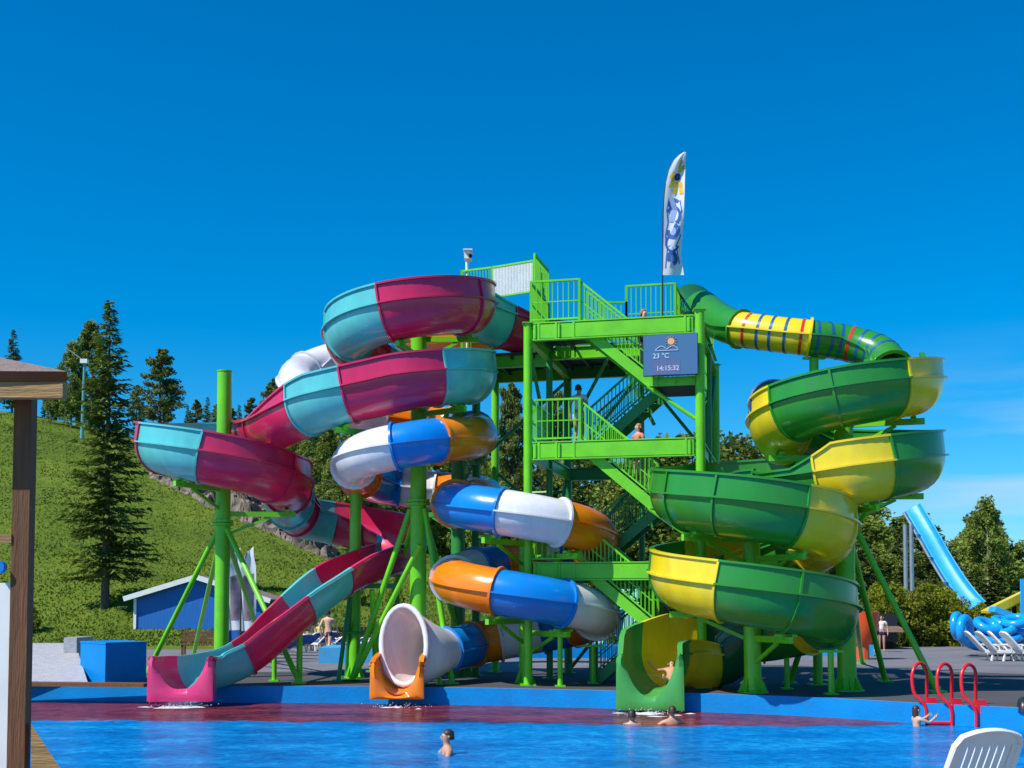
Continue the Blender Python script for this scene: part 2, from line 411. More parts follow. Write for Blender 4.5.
# water
def water_mat():
    m = bpy.data.materials.new('pool_water'); m.use_nodes = True; nt = m.node_tree; N = nt.nodes; L = nt.links
    b = N['Principled BSDF']
    tc = N.new('ShaderNodeTexCoord')
    def nz(sc, st, det=4, rough=.5, dist=0):
        mp = N.new('ShaderNodeMapping'); mp.inputs['Scale'].default_value = st
        L.new(tc.outputs['Object'], mp.inputs[0])
        n = N.new('ShaderNodeTexNoise'); n.inputs['Scale'].default_value = sc; n.inputs['Detail'].default_value = det; n.inputs['Roughness'].default_value = rough; n.inputs['Distortion'].default_value = dist
        L.new(mp.outputs[0], n.inputs['Vector']); return n.outputs['Fac']
    # blue floor tone, with light and dark of the ripples painted into the colour
    r = N.new('ShaderNodeValToRGB'); e = r.color_ramp.elements
    e[0].position = .36; e[0].color = (.0004, .085, .30, 1); e[1].position = .66; e[1].color = (.02, .38, .72, 1)
    e2 = r.color_ramp.elements.new(.52); e2.color = (.001, .19, .52, 1)
    mu = N.new('ShaderNodeMix'); mu.data_type = 'FLOAT'; mu.inputs[0].default_value = .60
    L.new(nz(.5, (1, 1.8, 1), 3), mu.inputs[2]); L.new(nz(4.2, (1, .8, 1), 8, .75, .6), mu.inputs[3])
    L.new(mu.outputs[0], r.inputs[0])
    # maroon mat lying along the slide landing: a vertex-painted strip of the floor, wobbly through the ripples
    at = N.new('ShaderNodeAttribute'); at.attribute_name = 'mat_strip'
    ad = N.new('ShaderNodeMath'); ad.operation = 'MULTIPLY_ADD'
    L.new(nz(1.3, (1, 2.2, 1), 4, .6), ad.inputs[0]); ad.inputs[1].default_value = 1.0; L.new(at.outputs['Fac'], ad.inputs[2])
    st = N.new('ShaderNodeMapRange'); st.inputs[1].default_value = .90; st.inputs[2].default_value = 1.06; L.new(ad.outputs[0], st.inputs[0])
    r2 = N.new('ShaderNodeValToRGB'); e = r2.color_ramp.elements
    e[0].position = .38; e[0].color = (.035, .003, .010, 1); e[1].position = .68; e[1].color = (.30, .05, .06, 1)  # maroon ramp also carries painted ripple light and dark
    L.new(mu.outputs[0], r2.inputs[0])
    mx = N.new('ShaderNodeMix'); mx.data_type = 'RGBA'; L.new(st.outputs[0], mx.inputs['Factor']); L.new(r.outputs[0], mx.inputs['A']); L.new(r2.outputs[0], mx.inputs['B'])
    L.new(mx.outputs['Result'], b.inputs['Base Color'])
    b.inputs['Roughness'].default_value = .9; b.inputs['Specular IOR Level'].default_value = 0
    bp = N.new('ShaderNodeBump'); bp.inputs['Strength'].default_value = 1.0; bp.inputs['Distance'].default_value = .07
    h = N.new('ShaderNodeMath'); h.operation = 'MULTIPLY_ADD'; L.new(nz(7, (1, 1, 1), 4, .6, .5), h.inputs[0]); h.inputs[1].default_value = .35; L.new(nz(1.7, (1, 1.3, 1), 3), h.inputs[2])
    L.new(h.outputs[0], bp.inputs['Height'])
    gl = N.new('ShaderNodeBsdfGlossy'); gl.inputs['Roughness'].default_value = .06; L.new(bp.outputs[0], gl.inputs['Normal'])
    fr = N.new('ShaderNodeLayerWeight'); fr.inputs['Blend'].default_value = .25; L.new(bp.outputs[0], fr.inputs['Normal'])
    mr = N.new('ShaderNodeMapRange'); mr.inputs[3].default_value = .10; mr.inputs[4].default_value = .50; L.new(fr.outputs['Fresnel'], mr.inputs[0])
    ms = N.new('ShaderNodeMixShader'); L.new(mr.outputs[0], ms.inputs[0]); L.new(b.outputs[0], ms.inputs[1]); L.new(gl.outputs[0], ms.inputs[2])
    L.new(ms.outputs[0], N['Material Output'].inputs['Surface'])
    return m
WATER = water_mat()
me = bpy.data.meshes.new('water')
vs = []; fs = []; att = []
def edgeY(x):
    for a, b in zip(edge, edge[1:]):
        if x <= b.x: return a.y+(b.y-a.y)*(x-a.x)/(b.x-a.x)
    return edge[-1].y
NXW, NYW = 121, 60
mfar = [(-26, 0), (G(28, 703, WZ).x, 5.2), (G(380, 703, WZ).x, 4.9), (G(640, 703, WZ).x, 4.0), (G(820, 712, WZ).x, 1.9), (G(880, 712, WZ).x, 0), (34, 0)]
def mw(x):
    for a, b in zip(mfar, mfar[1:]):
        if x <= b[0]: return a[1]+(b[1]-a[1])*(x-a[0])/(b[0]-a[0])
    return 0
for i in range(NXW):
    x = -26+60*i/(NXW-1)
    for j in range(NYW):
        v = j/(NYW-1); ye = edgeY(x)+.02
        y = 12.45+(ye-12.45)*v
        vs.append((x, y, WZ))
        d = ye-y; wd = mw(x)
        att.append(max(0, min(1, .5+(wd-d)*.5)) if wd > 0 else 0)
for i in range(NXW-1):
    for j in range(NYW-1):
        a = i*NYW+j; fs.append((a, a+NYW, a+NYW+1, a+1))
me.from_pydata(vs, [], fs); me.materials.append(WATER)
A = me.attributes.new('mat_strip', 'FLOAT', 'POINT'); A.data.foreach_set('value', att)
o = bpy.data.objects.new('pool_water', me); col.objects.link(o); tag(o, kind='structure')

# ------------------------------------------------------------------ slides: path building
def catmull(keys, step=.16):
    P = [Vector(k) for k in keys]
    P = [P[0]*2-P[1]]+P+[P[-1]*2-P[-2]]
    out = []; idx = []
    for i in range(1, len(P)-2):
        p0, p1, p2, p3 = P[i-1:i+3]
        n = max(2, int((p2-p1).length/step))
        idx.append(len(out))
        def tj(ti, a, b): return ti+max((b-a).length, 1e-4)**.5
        t0 = 0; t1 = tj(t0, p0, p1); t2 = tj(t1, p1, p2); t3 = tj(t2, p2, p3)
        for k in range(n):
            t = t1+(t2-t1)*k/n
            A1 = p0*((t1-t)/(t1-t0))+p1*((t-t0)/(t1-t0)); A2 = p1*((t2-t)/(t2-t1))+p2*((t-t1)/(t2-t1)); A3 = p2*((t3-t)/(t3-t2))+p3*((t-t2)/(t3-t2))
            B1 = A1*((t2-t)/(t2-t0))+A2*((t-t0)/(t2-t0)); B2 = A2*((t3-t)/(t3-t1))+A3*((t-t1)/(t3-t1))
            out.append(B1*((t2-t)/(t2-t1))+B2*((t-t1)/(t2-t1)))
    idx.append(len(out)); out.append(P[-2])
    return out, idx
def project(p):
    v = p-Vector((0, 0, CAMZ)); dy = v.y*cp+v.z*sp; dz = -v.y*sp+v.z*cp
    return 512+F*v.x/dy, CY-F*dz/dy
def frames(path):
    out = []; m = len(path)
    for i, p in enumerate(path):
        t = (path[min(i+1, m-1)]-path[max(i-1, 0)]).normalized()
        s = t.cross(Vector((0,0,1))).normalized(); u = s.cross(t)
        out.append((p, t, s, u))
    return out
def interp(pairs, i):
    if i <= pairs[0][0]: return pairs[0][1]
    for (a, va), (b, vb) in zip(pairs, pairs[1:]):
        if i <= b: return va+(vb-va)*(i-a)/max(1e-6, (b-a))
    return pairs[-1][1]
HWD, DEP = .66, .80
def sec_open(hl, hr, off=0.0, hw=HWD, dep=DEP):
    """inner (off=0) or outer profile from left rim round the bottom to right rim, flange at v=0"""
    pts = []
    if hl > .02: pts += [(-(hw-.07*hl)-off, hl), (-hw-off, .012)]
    n = 14
    for k in range(n+1):
        a = PI+PI*k/n
        pts.append((math.cos(a)*(hw+off), math.sin(a)*(dep+off)))
    if hr > .02: pts += [(hw+off, .012), (hw-.07*hr+off, hr)]
    return pts
def loft(mb, rows, closed=False):
    n = len(rows[0]); base = len(mb.v)
    for r in rows: mb.v += r
    lim = n if closed else n-1
    for i in range(len(rows)-1):
        for k in range(lim):
            a = base+i*n+k; b = base+i*n+(k+1) % n
            mb.f.append((a, b, b+n, a+n))
def flume_piece(fr, i0, i1, H, mb, ribs, hw, dep):
    sl = range(i0, i1+1)
    def row(prof, i, dt=0):
        p, t, s, u = fr[i]; return [p+t*dt+s*a+u*b for a, b in prof]
    # shell: closed ring profile
    def shell(i, o1=0.0, o2=.035):
        hl, hr = H(i)
        hl = max(hl, .03); hr = max(hr, .03)
        return sec_open(hl, hr, o1, hw, dep)+sec_open(hl, hr, o2, hw, dep)[::-1]
    rows = [row(shell(i), i) for i in sl]
    loft(mb, rows, True)
    for i in (i0, i1):
        pr = row(shell(i), i); m = len(pr)//2; b = len(mb.v); mb.v += pr
        for k in range(m-1): mb.f.append((b+k, b+k+1, b+2*m-2-k, b+2*m-1-k))
    # longitudinal flange and rolled rim
    for sd in (-1, 1):
        rr = []; r2 = []
        for i in sl:
            p, t, s, u = fr[i]; hl, hr = H(i); h = hl if sd < 0 else hr
            rr.append([p+s*(sd*(hw+.03))+u*(-.02), p+s*(sd*(hw+.12))+u*(-.02), p+s*(sd*(hw+.12))+u*.02, p+s*(sd*(hw+.03))+u*.02])
            w = hw-.07*max(h, 0)
            h = max(h, .03)
            r2.append([p+s*(sd*(w-.03))+u*(h-.02), p+s*(sd*(w+.09))+u*(h-.02), p+s*(sd*(w+.09))+u*(h+.03), p+s*(sd*(w-.03))+u*(h+.03)])
        loft(mb, rr, True)
        loft(mb, r2, True)
    for i in ribs:
        rr = []
        for dt, o in ((-.025, .02), (-.025, .085), (.025, .085), (.025, .02)):
            hl, hr = H(i); rr.append(row(sec_open(max(hl, .03), max(hr, .03), o, hw, dep), i, dt))
        rr.append(rr[0]); loft(mb, rr)
def tube_piece(fr, i0, i1, rad, mb, ribs, ns=20, radz=None):
    def ring(i, r, rz, dt=0):
        p, t, s, u = fr[i]; return [p+t*dt+s*(math.cos(2*PI*k/ns)*r)+u*(math.sin(2*PI*k/ns)*rz) for k in range(ns)]
    R0 = lambda i: rad(i) if callable(rad) else rad
    RZ = lambda i: radz(i) if radz else R0(i)
    loft(mb, [ring(i, R0(i), RZ(i)) for i in range(i0, i1+1)], True)
    loft(mb, [ring(i, R0(i)-.03, RZ(i)-.03) for i in range(i0, i1+1)], True)
    for sd in (-1, 1):
        rr = []
        for i in range(i0, i1+1):
            p, t, s, u = fr[i]; r = R0(i)
            rr.append([p+s*(sd*(r-.01))-u*.02, p+s*(sd*(r+.07))-u*.02, p+s*(sd*(r+.07))+u*.02, p+s*(sd*(r-.01))+u*.02])
        loft(mb, rr, True)
    for i in ribs:
        rr = [ring(i, R0(i)+o, RZ(i)+o, dt) for dt, o in ((-.03, -.03), (-.03, .07), (.03, .07), (.03, -.03))]
        rr.append(rr[0]); loft(mb, rr, True)
def helix(cx, cy, r, a0, a1, z0, z1, st=22.5):
    n = max(1, int(abs(a1-a0)/st+.5)); out = []
    for k in range(n+1):
        t = k/n; a = R(a0+(a1-a0)*t)
        out.append(Vector((cx+r*math.cos(a), cy+r*math.sin(a), z0+(z1-z0)*t)))
    return out

# ---- slide A: pink and turquoise open flume
c = W(410, 400, 33.0); A1c = (c.x, 33.0)
c = W(224, 400, 35.0); A2c = (c.x, 35.0)
zf = lambda px, py, Y: W(px, py, Y).z
zA = 9.62                                              # flange height at the first front
drop = 1.85
def k3(px, py, Y): return W(px, py, Y)
kA = [k3(566, 332, 36.4), k3(528, 327, 35.7)]+helix(A1c[0], A1c[1], 1.58, 32, 8, zA+drop*122/360, zA+drop*98/360)
NK = len(kA)
kA += helix(A1c[0], A1c[1], 1.58, -8, -90-360-18, zA+drop*82/360, zA-drop*378/360)
kA += [k3(322, 398, 31.9), k3(298, 409, 32.6), k3(272, 422, 34.2), k3(256, 426, 35.8)]
kA += helix(A2c[0], A2c[1], 1.72, 75, 175, 7.12, 6.68)+helix(A2c[0], A2c[1], 1.72, 195, 340, 6.58, 5.62)
kA += [k3(287, 480, 35.4), k3(287, 497, 36.9), k3(303, 511, 38.3), k3(340, 519, 38.9), k3(378, 528, 38.5), k3(400, 537, 37.4), k3(402, 545, 35.9), k3(382, 549, 34.6), k3(350, 560, 33.7), k3(310, 586, 32.6), k3(270, 619, 31.9)]
kA += [k3(238, 645, 31.55), k3(208, 657, 31.2), k3(186, 659, 30.6), k3(181, 659, 30.1)]
pA, iA = catmull(kA); OA = iA[NK]-21
# ---- slide B: orange, blue and white tube
kB = [k3(500, 331, 38.2), k3(470, 333, 38.0), k3(420, 338, 39.2), k3(370, 350, 40.4), k3(330, 361, 40.6), k3(303, 372, 39.9), k3(297, 384, 38.3), k3(316, 402, 36.9), k3(350, 414, 36.3), k3(400, 421, 36.6), k3(440, 426, 36.8), k3(468, 431, 36.2), k3(477, 436, 34.0), k3(466, 438, 32.3), k3(432, 441, 31.2), k3(390, 448, 31.1), k3(362, 456, 31.8), k3(354, 467, 33.6), k3(362, 478, 35.6), k3(388, 486, 37.0), k3(425, 490, 37.1), k3(462, 493, 36.9), k3(483, 496, 36.0), k3(478, 500, 34.9), k3(462, 501, 34.0)]
B2 = W(525, 540, 32.6); B2c = (B2.x, 32.6)
kB += helix(B2c[0], B2c[1], 1.86, 172, 172+360+270-40, 4.76, 1.50)
kB += [k3(478, 643, 33.9), k3(457, 648, 33.0), k3(440, 651, 32.3)]
pB, iB = catmull(kB)
# ---- slide C: green and yellow flume with an enclosed first run
c = W(844.5, 400, 29.6); C1c = (c.x, 29.6)
c = W(751, 400, 28.9); C2c = (c.x, 28.9)
kC = [k3(701, 310, 34.4), k3(721, 322, 33.3), k3(740, 329, 32.4), k3(774, 334, 31.9), k3(809, 338, 31.6), k3(845, 343, 31.6), k3(880, 354, 31.1)]
kC += helix(C1c[0], C1c[1], 1.56, 20, -90-360-10, 7.50, 5.10)
kC += [k3(800, 478, 28.6), k3(772, 477, 30.2)]
kC += helix(C2c[0], C2c[1], 1.67, 100, 90+720, 5.08, 1.38)
kC += [k3(718, 652, 30.75), k3(690, 652, 30.5), k3(665, 653, 29.9), k3(652, 655, 29.25), k3(650, 664, 28.65)]
pC, iC = catmull(kC, .151)

def make_breaks(path, specs):
    """specs: ordered (px, py_hint); picks the first matching local minimum along the path"""
    out = []; cur = 0
    pr = [project(p) for p in path]
    for px, py in specs:
        best = None; bd = 1e9
        for i in range(cur+2, len(path)):
            d = (pr[i][0]-px)**2*1.0+(pr[i][1]-py)**2*4
            if d < bd: bd = d; best = i
        out.append(best); cur = best
    return out

def build_slide(name, label, path, pieces, kind_of, H, rootloc, hw=HWD, dep=DEP, trad=.575):
    r = root(name, rootloc, label, 'water slide')
    fr = frames(path)
    start = 0
    for q, (end, m, mode) in enumerate(pieces):
        mb = MB(); n = end-start
        ribs = [end]
        if n > 16 and mode == 'open': ribs.append((start+end)//2)
        if mode == 'open': flume_piece(fr, start, end, H, mb, ribs, hw, dep); nm = 'flume_section'
        else: tube_piece(fr, start, end, trad, mb, ribs); nm = 'tube_section'
        mb.build(nm, m, r, True, 32)
        start = end
    return r, fr

# A: joints (path sample, colour) in order down the slide
tabA = [(5, PINK), (13, TEAL), (38, PINK), (48, TEAL), (59, PINK), (66, TEAL), (74, PINK), (93, TEAL), (107, PINK), (115, TEAL), (147, PINK), (156, TEAL), (167, PINK), (176, TEAL), (198, PINK), (206, TEAL), (211, PINK), (218, TEAL), (236, PINK), (247, TEAL), (263, PINK), (271, TEAL), (282, PINK), (289, TEAL)]
tabA = [(max(6, b+OA), c_) for b, c_ in tabA]
piecesA = [(b, c_, 'open') for b, c_ in tabA]+[(len(pA)-1, ROSE, 'open')]
mA = len(pA)
def HA(i):
    i = i-OA
    # left is inner where the path turns left; the outer wall is the tall one
    hl = interp([(-9, .1), (2, .15), (16, .5), (112, .5), (130, .0), (197, 0), (204, .15), (214, .55), (238, .5), (250, .12), (258, .0)], i)
    hr = interp([(-9, .1), (10, .1), (108, .1), (122, .5), (198, .5), (206, .25), (214, .05), (246, .05), (256, .0)], i)
    return hl, hr
slA, frA = build_slide('body_slide', 'pink and turquoise open spiral slide ending in a straight chute', pA, piecesA, None, HA, (pA[-1].x, pA[-1].y, 0))
# exit lip of A
def lip(fr, i, m, parent, hw, top, bot, name='exit_lip'):
    p, t, s, u = fr[i]; t = Vector((t.x, t.y, 0)).normalized(); mb = MB()
    prof = []
    n = 18
    inner = [(-hw, top)]+[(math.cos(PI+PI*k/n)*hw, math.sin(PI+PI*k/n)*DEP*.92) for k in range(n+1)]+[(hw, top)]
    left = [(-hw-.005, top+.01), (-hw-.035, top+.04), (-hw-.07, top+.03), (-hw-.10, top-.03)]+[(-hw-.10-.03*k/6, top-.03-(top-.03-bot)*k/6) for k in range(1, 7)]
    outer = left+[(-hw-.13+(2*hw+.26)*k/8, bot) for k in range(1, 8)]+[(-a, b) for a, b in left[::-1]]
    for dt in (0.02, .14):
        pass
    # resample outer to match inner count
    def resamp(pl, cnt):
        L_ = [0]
        for a, b in zip(pl, pl[1:]): L_.append(L_[-1]+math.hypot(b[0]-a[0], b[1]-a[1]))
        o = []
        for k in range(cnt):
            d = L_[-1]*k/(cnt-1); j = 0
            while j < len(L_)-2 and L_[j+1] < d: j += 1
            f = (d-L_[j])/max(1e-6, L_[j+1]-L_[j]); o.append((pl[j][0]+(pl[j+1][0]-pl[j][0])*f, pl[j][1]+(pl[j+1][1]-pl[j][1])*f))
        return o
    A_ = resamp(inner, 41)
    rim = []
    for k in range(41):
        a = PI+PI*(.02+.96*k/40); sn = math.sin(a); f = .82+.13*(1+sn)**2
        rim.append((math.cos(a)*hw*f, sn*DEP*.93+top*(1+sn)))
    horn = [(-hw*.96, top-.02), (-hw*.99, top+.03), (-hw*1.04, top+.045), (-hw*1.10, top+.02), (-hw*1.14, top-.05), (-hw*1.165, top-.16), (-hw*1.18, top-.38), (-hw*1.19, bot)]
    outl_ = horn+[(-hw*1.19+hw*2.38*k/8, bot) for k in range(1, 8)]+[(-a, b) for a, b in horn[::-1]]
    B_ = resamp(outl_, 41)
    M_ = [((a[0]+b[0])/2, (a[1]+b[1])/2) for a, b in zip(rim, B_)]
    Z = Vector((0,0,1))
    rows = []
    for pr_, dt in ((A_, -.40), (rim, .04), (M_, .13), (B_, .08), (B_, -.45)):
        rows.append([p+t*dt+s*a+Z*b for a, b in pr_])
    loft(mb, rows)
    mb.build(name, m, parent, True, 62)
lip(frA, mA-1, ROSE, slA, HWD-.01, .03, -1.02)

# B
tabB = [(20, ORNG), (26, BLUE), (36, ORNG), (44, WHIT), (61, WHIT), (80, WHIT), (92, ORNG), (100, BLUE), (127, ORNG), (133, BLUE), (150, WHIT), (162, ORNG), (174, BLUE), (180, WHIT), (186, ORNG), (199, WHIT), (215, ORNG), (225, BLUE), (233, WHIT), (248, ORNG), (251, BLUE), (256, WHIT), (263, ORNG), (268, BLUE), (277, WHIT), (288, ORNG), (297, BLUE), (308, WHIT), (315, ORNG), (321, BLUE), (327, WHIT), (332, ORNG)]
piecesB = [(b, c_, 'tube') for b, c_ in tabB]
seq = [b for b, c_ in tabB]; pr = [project(p) for p in pB]
e1 = min(range(seq[-1]+1, len(pB)), key=lambda k: abs(pr[k][0]-442))
piecesB.append((e1, BLUE, 'tube'))
slB, frB = build_slide('tube_slide', 'orange, blue and white closed tube slide coiling down to a white bowl mouth', pB, piecesB, None, None, (W(397, 700, 30.9).x, 30.9, 0))
# flared white mouth of B
ex = [pB[e1]]+[k3(431, 652, 31.95), k3(419, 651, 31.6), k3(410, 648, 31.4), k3(404, 645, 31.2)]
pe, _ = catmull(ex, .08); fre = frames(pe); ne = len(pe)
tw = Vector((.12, -1, 0)).normalized()
mbx = MB()
rows = []; rin = []
NS = 28
for i, (p, t, s, u) in enumerate(fre):
    k = i/(ne-1); e = k*k*(3-2*k)
    r = .575+(.60-.575)*e; rz = .575+(.97-.575)*e
    tt = (Vector((t.x, t.y, 0)).normalized()*(1-e)+Vector((-.28, -.96, 0))*e).normalized(); ss = tt.cross(Vector((0,0,1)))
    sh = .36*e
    rows.append([p+ss*(math.cos(2*PI*q/NS)*r+sh*.25*math.sin(2*PI*q/NS))+Vector((0,0,1))*(math.sin(2*PI*q/NS)*rz)-tt*(sh*math.sin(2*PI*q/NS)*.6) for q in range(NS)])
    rin.append([p+ss*(math.cos(2*PI*q/NS)*(r-.04)+sh*.25*math.sin(2*PI*q/NS))+Vector((0,0,1))*(math.sin(2*PI*q/NS)*(rz-.04))-tt*(sh*math.sin(2*PI*q/NS)*.6) for q in range(NS)])
loft(mbx, rows, True); loft(mbx, rin, True); mbx.build('bowl_mouth', WHIT, slB, True, 50)
mbx = MB(); last = rows[-1]; cen = sum(last, Vector())/NS
mbx.tube([cen+(v-cen)*1.0 for v in last], .075, 8, closed=True); mbx.build('mouth_rim', WHIT, slB, True, 60)
mbx = MB()
pp = [k3(408, 655, 31.7), k3(402, 657, 31.2), k3(398, 662, 30.8), k3(397, 666, 30.45)]
pl, _ = catmull(pp, .08); frl = frames(pl)
flume_piece(frl, 0, len(pl)-1, lambda i: (.05+.02, .05+.02), mbx, [], .56, .70)
mbx.build('exit_trough', ORNG, slB, True, 35)
lip(frl, len(pl)-1, ORNG, slB, .55, .07, -.80)

# C
tabC = [(14, GREN), (25, YELW), (41, GREN), (48, GREN), (60, YELW), (68, GREN), (75, GREN), (87, YELW), (99, GREN), (112, GREN), (125, GREN), (133, YELW), (148, GREN), (158, GREN), (172, GREN), (178, GREN), (187, GREN), (204, YELW), (214, GREN), (222, YELW), (232, GREN), (243, YELW), (251, GREN), (265, GREN), (270, YELW), (278, GREN), (286, DGRN), (296, YELW)]
piecesC = [(b, c_, 'tube' if b <= 41 else 'open') for b, c_ in tabC]+[(len(pC)-1, GRNL, 'open')]
prc = [project(p) for p in pC]
mC = len(pC)
def HC(i):
    hl = interp([(0, .1), (41, .42), (88, .42), (104, .56), (131, .56), (135, .12), (mC-30, .1), (mC-10, .3), (mC-1, .2)], i)
    hr = interp([(0, .1), (41, .2), (122, .15), (138, .5), (mC-30, .5), (mC-14, .9), (mC-5, .55), (mC-1, .2)], i)
    return hl, hr
slC, frC = build_slide('spiral_slide', 'green and yellow open spiral slide with a striped tube at its top', pC, piecesC, None, HC, (pC[-1].x, pC[-1].y, 0), trad=lambda i: .46+.09*max(0, 1-i/14)**1.3)
lip(frC, mC-1, GRNL, slC, HWD-.01, .22, -1.05)
# stripes on the enclosed run
STR = mat('red_stripe_gelcoat', (.60, .03, .02), rough=.3, var=.05); STB = mat('blue_stripe_gelcoat', (.01, .10, .30), rough=.3, var=.05)
i = 16; q = 0
while i < 40:
    p, t, s, u = frC[i]; mbx = MB()
    rr = []
    for dt in (-.035, .035):
        rr.append([p+t*dt+s*(math.cos(2*PI*k/24)*.467)+u*(math.sin(2*PI*k/24)*.467) for k in range(24)])
    loft(mbx, rr, True)
    mbx.build('stripe_band', STR if q % 4 == 0 else STB, slC, True)
    i += 2; q += 1
# funnel at the start of C
mbx = MB(); rows = []
for i in range(0, 7):
    p, t, s, u = frC[0]; k = i/6; g = .54+.08*k*k
    rows.append([p-t*(k*.5)+s*(math.cos(2*PI*q/24)*g)+Vector((0,0,1))*(math.sin(2*PI*q/24)*g*(.8+.0*k)+.12*k) for q in range(24)])
loft(mbx, rows, True); mbx.build('entry_hood', DGRN, slC, True)
# ring-shaped open tube end on the upper left of C
k0 = 80
mbx = MB(); p, t, s, u = frC[k0+1]
rows = []
for dt in (-.25, -.1, .1, .4):
    rows.append([p+t*dt+Vector((-.12,0,.30))+s*(math.cos(2*PI*q/24)*.56)+u*(math.sin(2*PI*q/24)*.56) for q in range(24)])
loft(mbx, rows, True); mbx.build('tube_hood', GREN, slC, True)
mbx = MB(); mbx.tube(rows[0], .05, 6, closed=True); mbx.build('hood_flange', DBLUE, slC, True)

# ------------------------------------------------------------------ steel columns
def column(px, py, r, top_z, label, arms=(), legs=(), name='support_column', group='green steel slide columns', Y=None, leg_h=None, m=None):
    p = G(px, py) if Y is None else Vector((W(px, 600, Y).x, Y, 0))
    m = m or LIME
    c_ = root(name, p, label, 'steel column', group)
    mb = MB(); mb.tube([p, p+Vector((0,0,top_z))], r, 20); mb.tube([p+Vector((0,0,top_z)), p+Vector((0,0,top_z+.03))], r+.015, 20)
    mb.build('pole', m, c_, True)
    mb = MB(); mb.tube([p+Vector((0,0,.0)), p+Vector((0,0,.04))], r*1.8, 16)
    for k in range(8):
        a = k*PI/4; d = Vector((math.cos(a), math.sin(a), 0))
        b = len(mb.v); sd = Vector((-d.y, d.x, 0))*.01
        mb.add([p+d*r+sd+Vector((0,0,.04)), p+d*r*1.7+sd+Vector((0,0,.04)), p+d*r+sd+Vector((0,0,.35)), p+d*r-sd+Vector((0,0,.04)), p+d*r*1.7-sd+Vector((0,0,.04)), p+d*r-sd+Vector((0,0,.35))], [(0,1,2),(3,5,4),(0,3,4,1),(1,4,5,2),(2,5,3,0)])
    mb.build('foot_plate', m, c_)
    if legs:
        h = leg_h
        mb = MB(); mb.tube([p+Vector((0,0,h-.05)), p+Vector((0,0,h+.02))], r+.09, 12); mb.tube([p+Vector((0,0,h+.04)), p+Vector((0,0,h+.11))], r+.09, 12)
        mb.build('collar', m, c_)
        for l in legs:
            q = Vector(l) if len(l) == 3 else G(*l)
            d = (q-p); d.z = 0; d.normalize()
            mb = MB(); a = p+d*(r+.02)+Vector((0,0,h-.15)); mb.tube([a, q+Vector((0,0,.06))], .075, 12)
            mb.box(q+Vector((0,0,.025)), (.35, .35, .05)); mb.box(q+Vector((0,0,.09)), (.14, .14, .1))
            mb.build('leg', m, c_, True)
    for a in arms:      # a = (target point under the flume)
        t = Vector(a); z = t.z-.09
        s0 = Vector((p.x, p.y, z)); d = t-s0; d.z = 0; ln = d.length
        if ln < .1 or z < 1.1: continue
        d.normalize(); mb = MB()
        mb.beam(s0+d*(r-.02), s0+d*(ln+.25), .10, .14)
        mb.beam(s0+d*(r-.02)+Vector((0,0,-.55)), s0+d*(ln*.75)+Vector((0,0,-.08)), .06, .08)
        mb.beam(Vector((t.x, t.y, z)), Vector((t.x, t.y, t.z+.04)), .25, .12, up=d)
        tn = Vector((-d.y, d.x, 0))
        mb.beam(Vector((t.x, t.y, z+.10))-tn*.25, Vector((t.x, t.y, z+.10))+tn*.25, .12, .06)
        mb.build('support_arm', m, c_)
    return c_
def under(path, i, dep=DEP): return path[i]-Vector((0, 0, dep+.10))
def near_angle(path, cx, cy, ang, lo, hi, rmax=3.2):
    """path index between lo and hi closest to compass angle ang round (cx,cy)"""
    out = []; best = None
    for i in range(lo, hi):
        d = path[i]-Vector((cx, cy, path[i].z))
        if d.length > rmax: continue
        a = math.degrees(math.atan2(d.y, d.x)); e = abs((a-ang+180) % 360-180)
        if best is None or e < best[0]-1: best = (e, i)
    return best[1] if best else lo
# A1 column with arms
# seams of a slide, as arm targets
def seam_arms(path, idxs, dep): return [under(path, i, dep) for i in idxs]
P1 = W(418, 600, 33.0)
column(418, 0, .215, 9.5, 'tall green column inside the upper pink spiral, with splayed braces', seam_arms(pA, [20+OA, 36+OA, 52+OA, 70+OA, 88+OA, 108+OA] if 0 else [OA+v for v in (20, 36, 52, 70, 88, 108)], DEP), [(372, 672), (385, 690) if False else (352, 681), (452, 684), (470, 676)], Y=33.0, leg_h=5.05-.35)
P2 = W(222, 600, 35.0)
column(222, 0, .205, W(222, 372, 35).z, 'tall bare topped green column inside the lower pink spiral', seam_arms(pA, [OA+v for v in (144, 158, 172, 194)], DEP), [(148, 673), (193, 659), (299, 684), (268, 662)], Y=35.0, leg_h=W(222, 524, 35).z)
column(355, 0, .16, W(355, 484, 34.6).z, 'green column under the left end of the tube slide', seam_arms(pB, [160], .575)+seam_arms(pA, [OA+221], DEP), [], Y=34.9)
column(458, 0, .20, W(458, 400, 36.2).z, 'dark shaded green column behind the tube slide', seam_arms(pB, [106, 178], .575), [], Y=35.2, m=LIMD)  # shade on this column is painted in by the darker green steel
column(525, 0, .15, 4.95, 'green column standing inside the lower tube coil', seam_arms(pB, [223, 235, 251, 287, 297, 311], .575), [], Y=32.55)
column(752, 0, .20, 4.55, 'thick green column inside the lower green and yellow spiral', seam_arms(pC, [172, 188, 206, 232, 251, 268], DEP), [], Y=28.95)
column(846, 0, .22, 7.5, 'tall thick green column inside the upper green and yellow spiral', seam_arms(pC, [52, 80, 92, 112, 126], DEP), [(937, 692.5), (885, 682), (862, 664), (790, 684)], Y=29.6, leg_h=4.0)
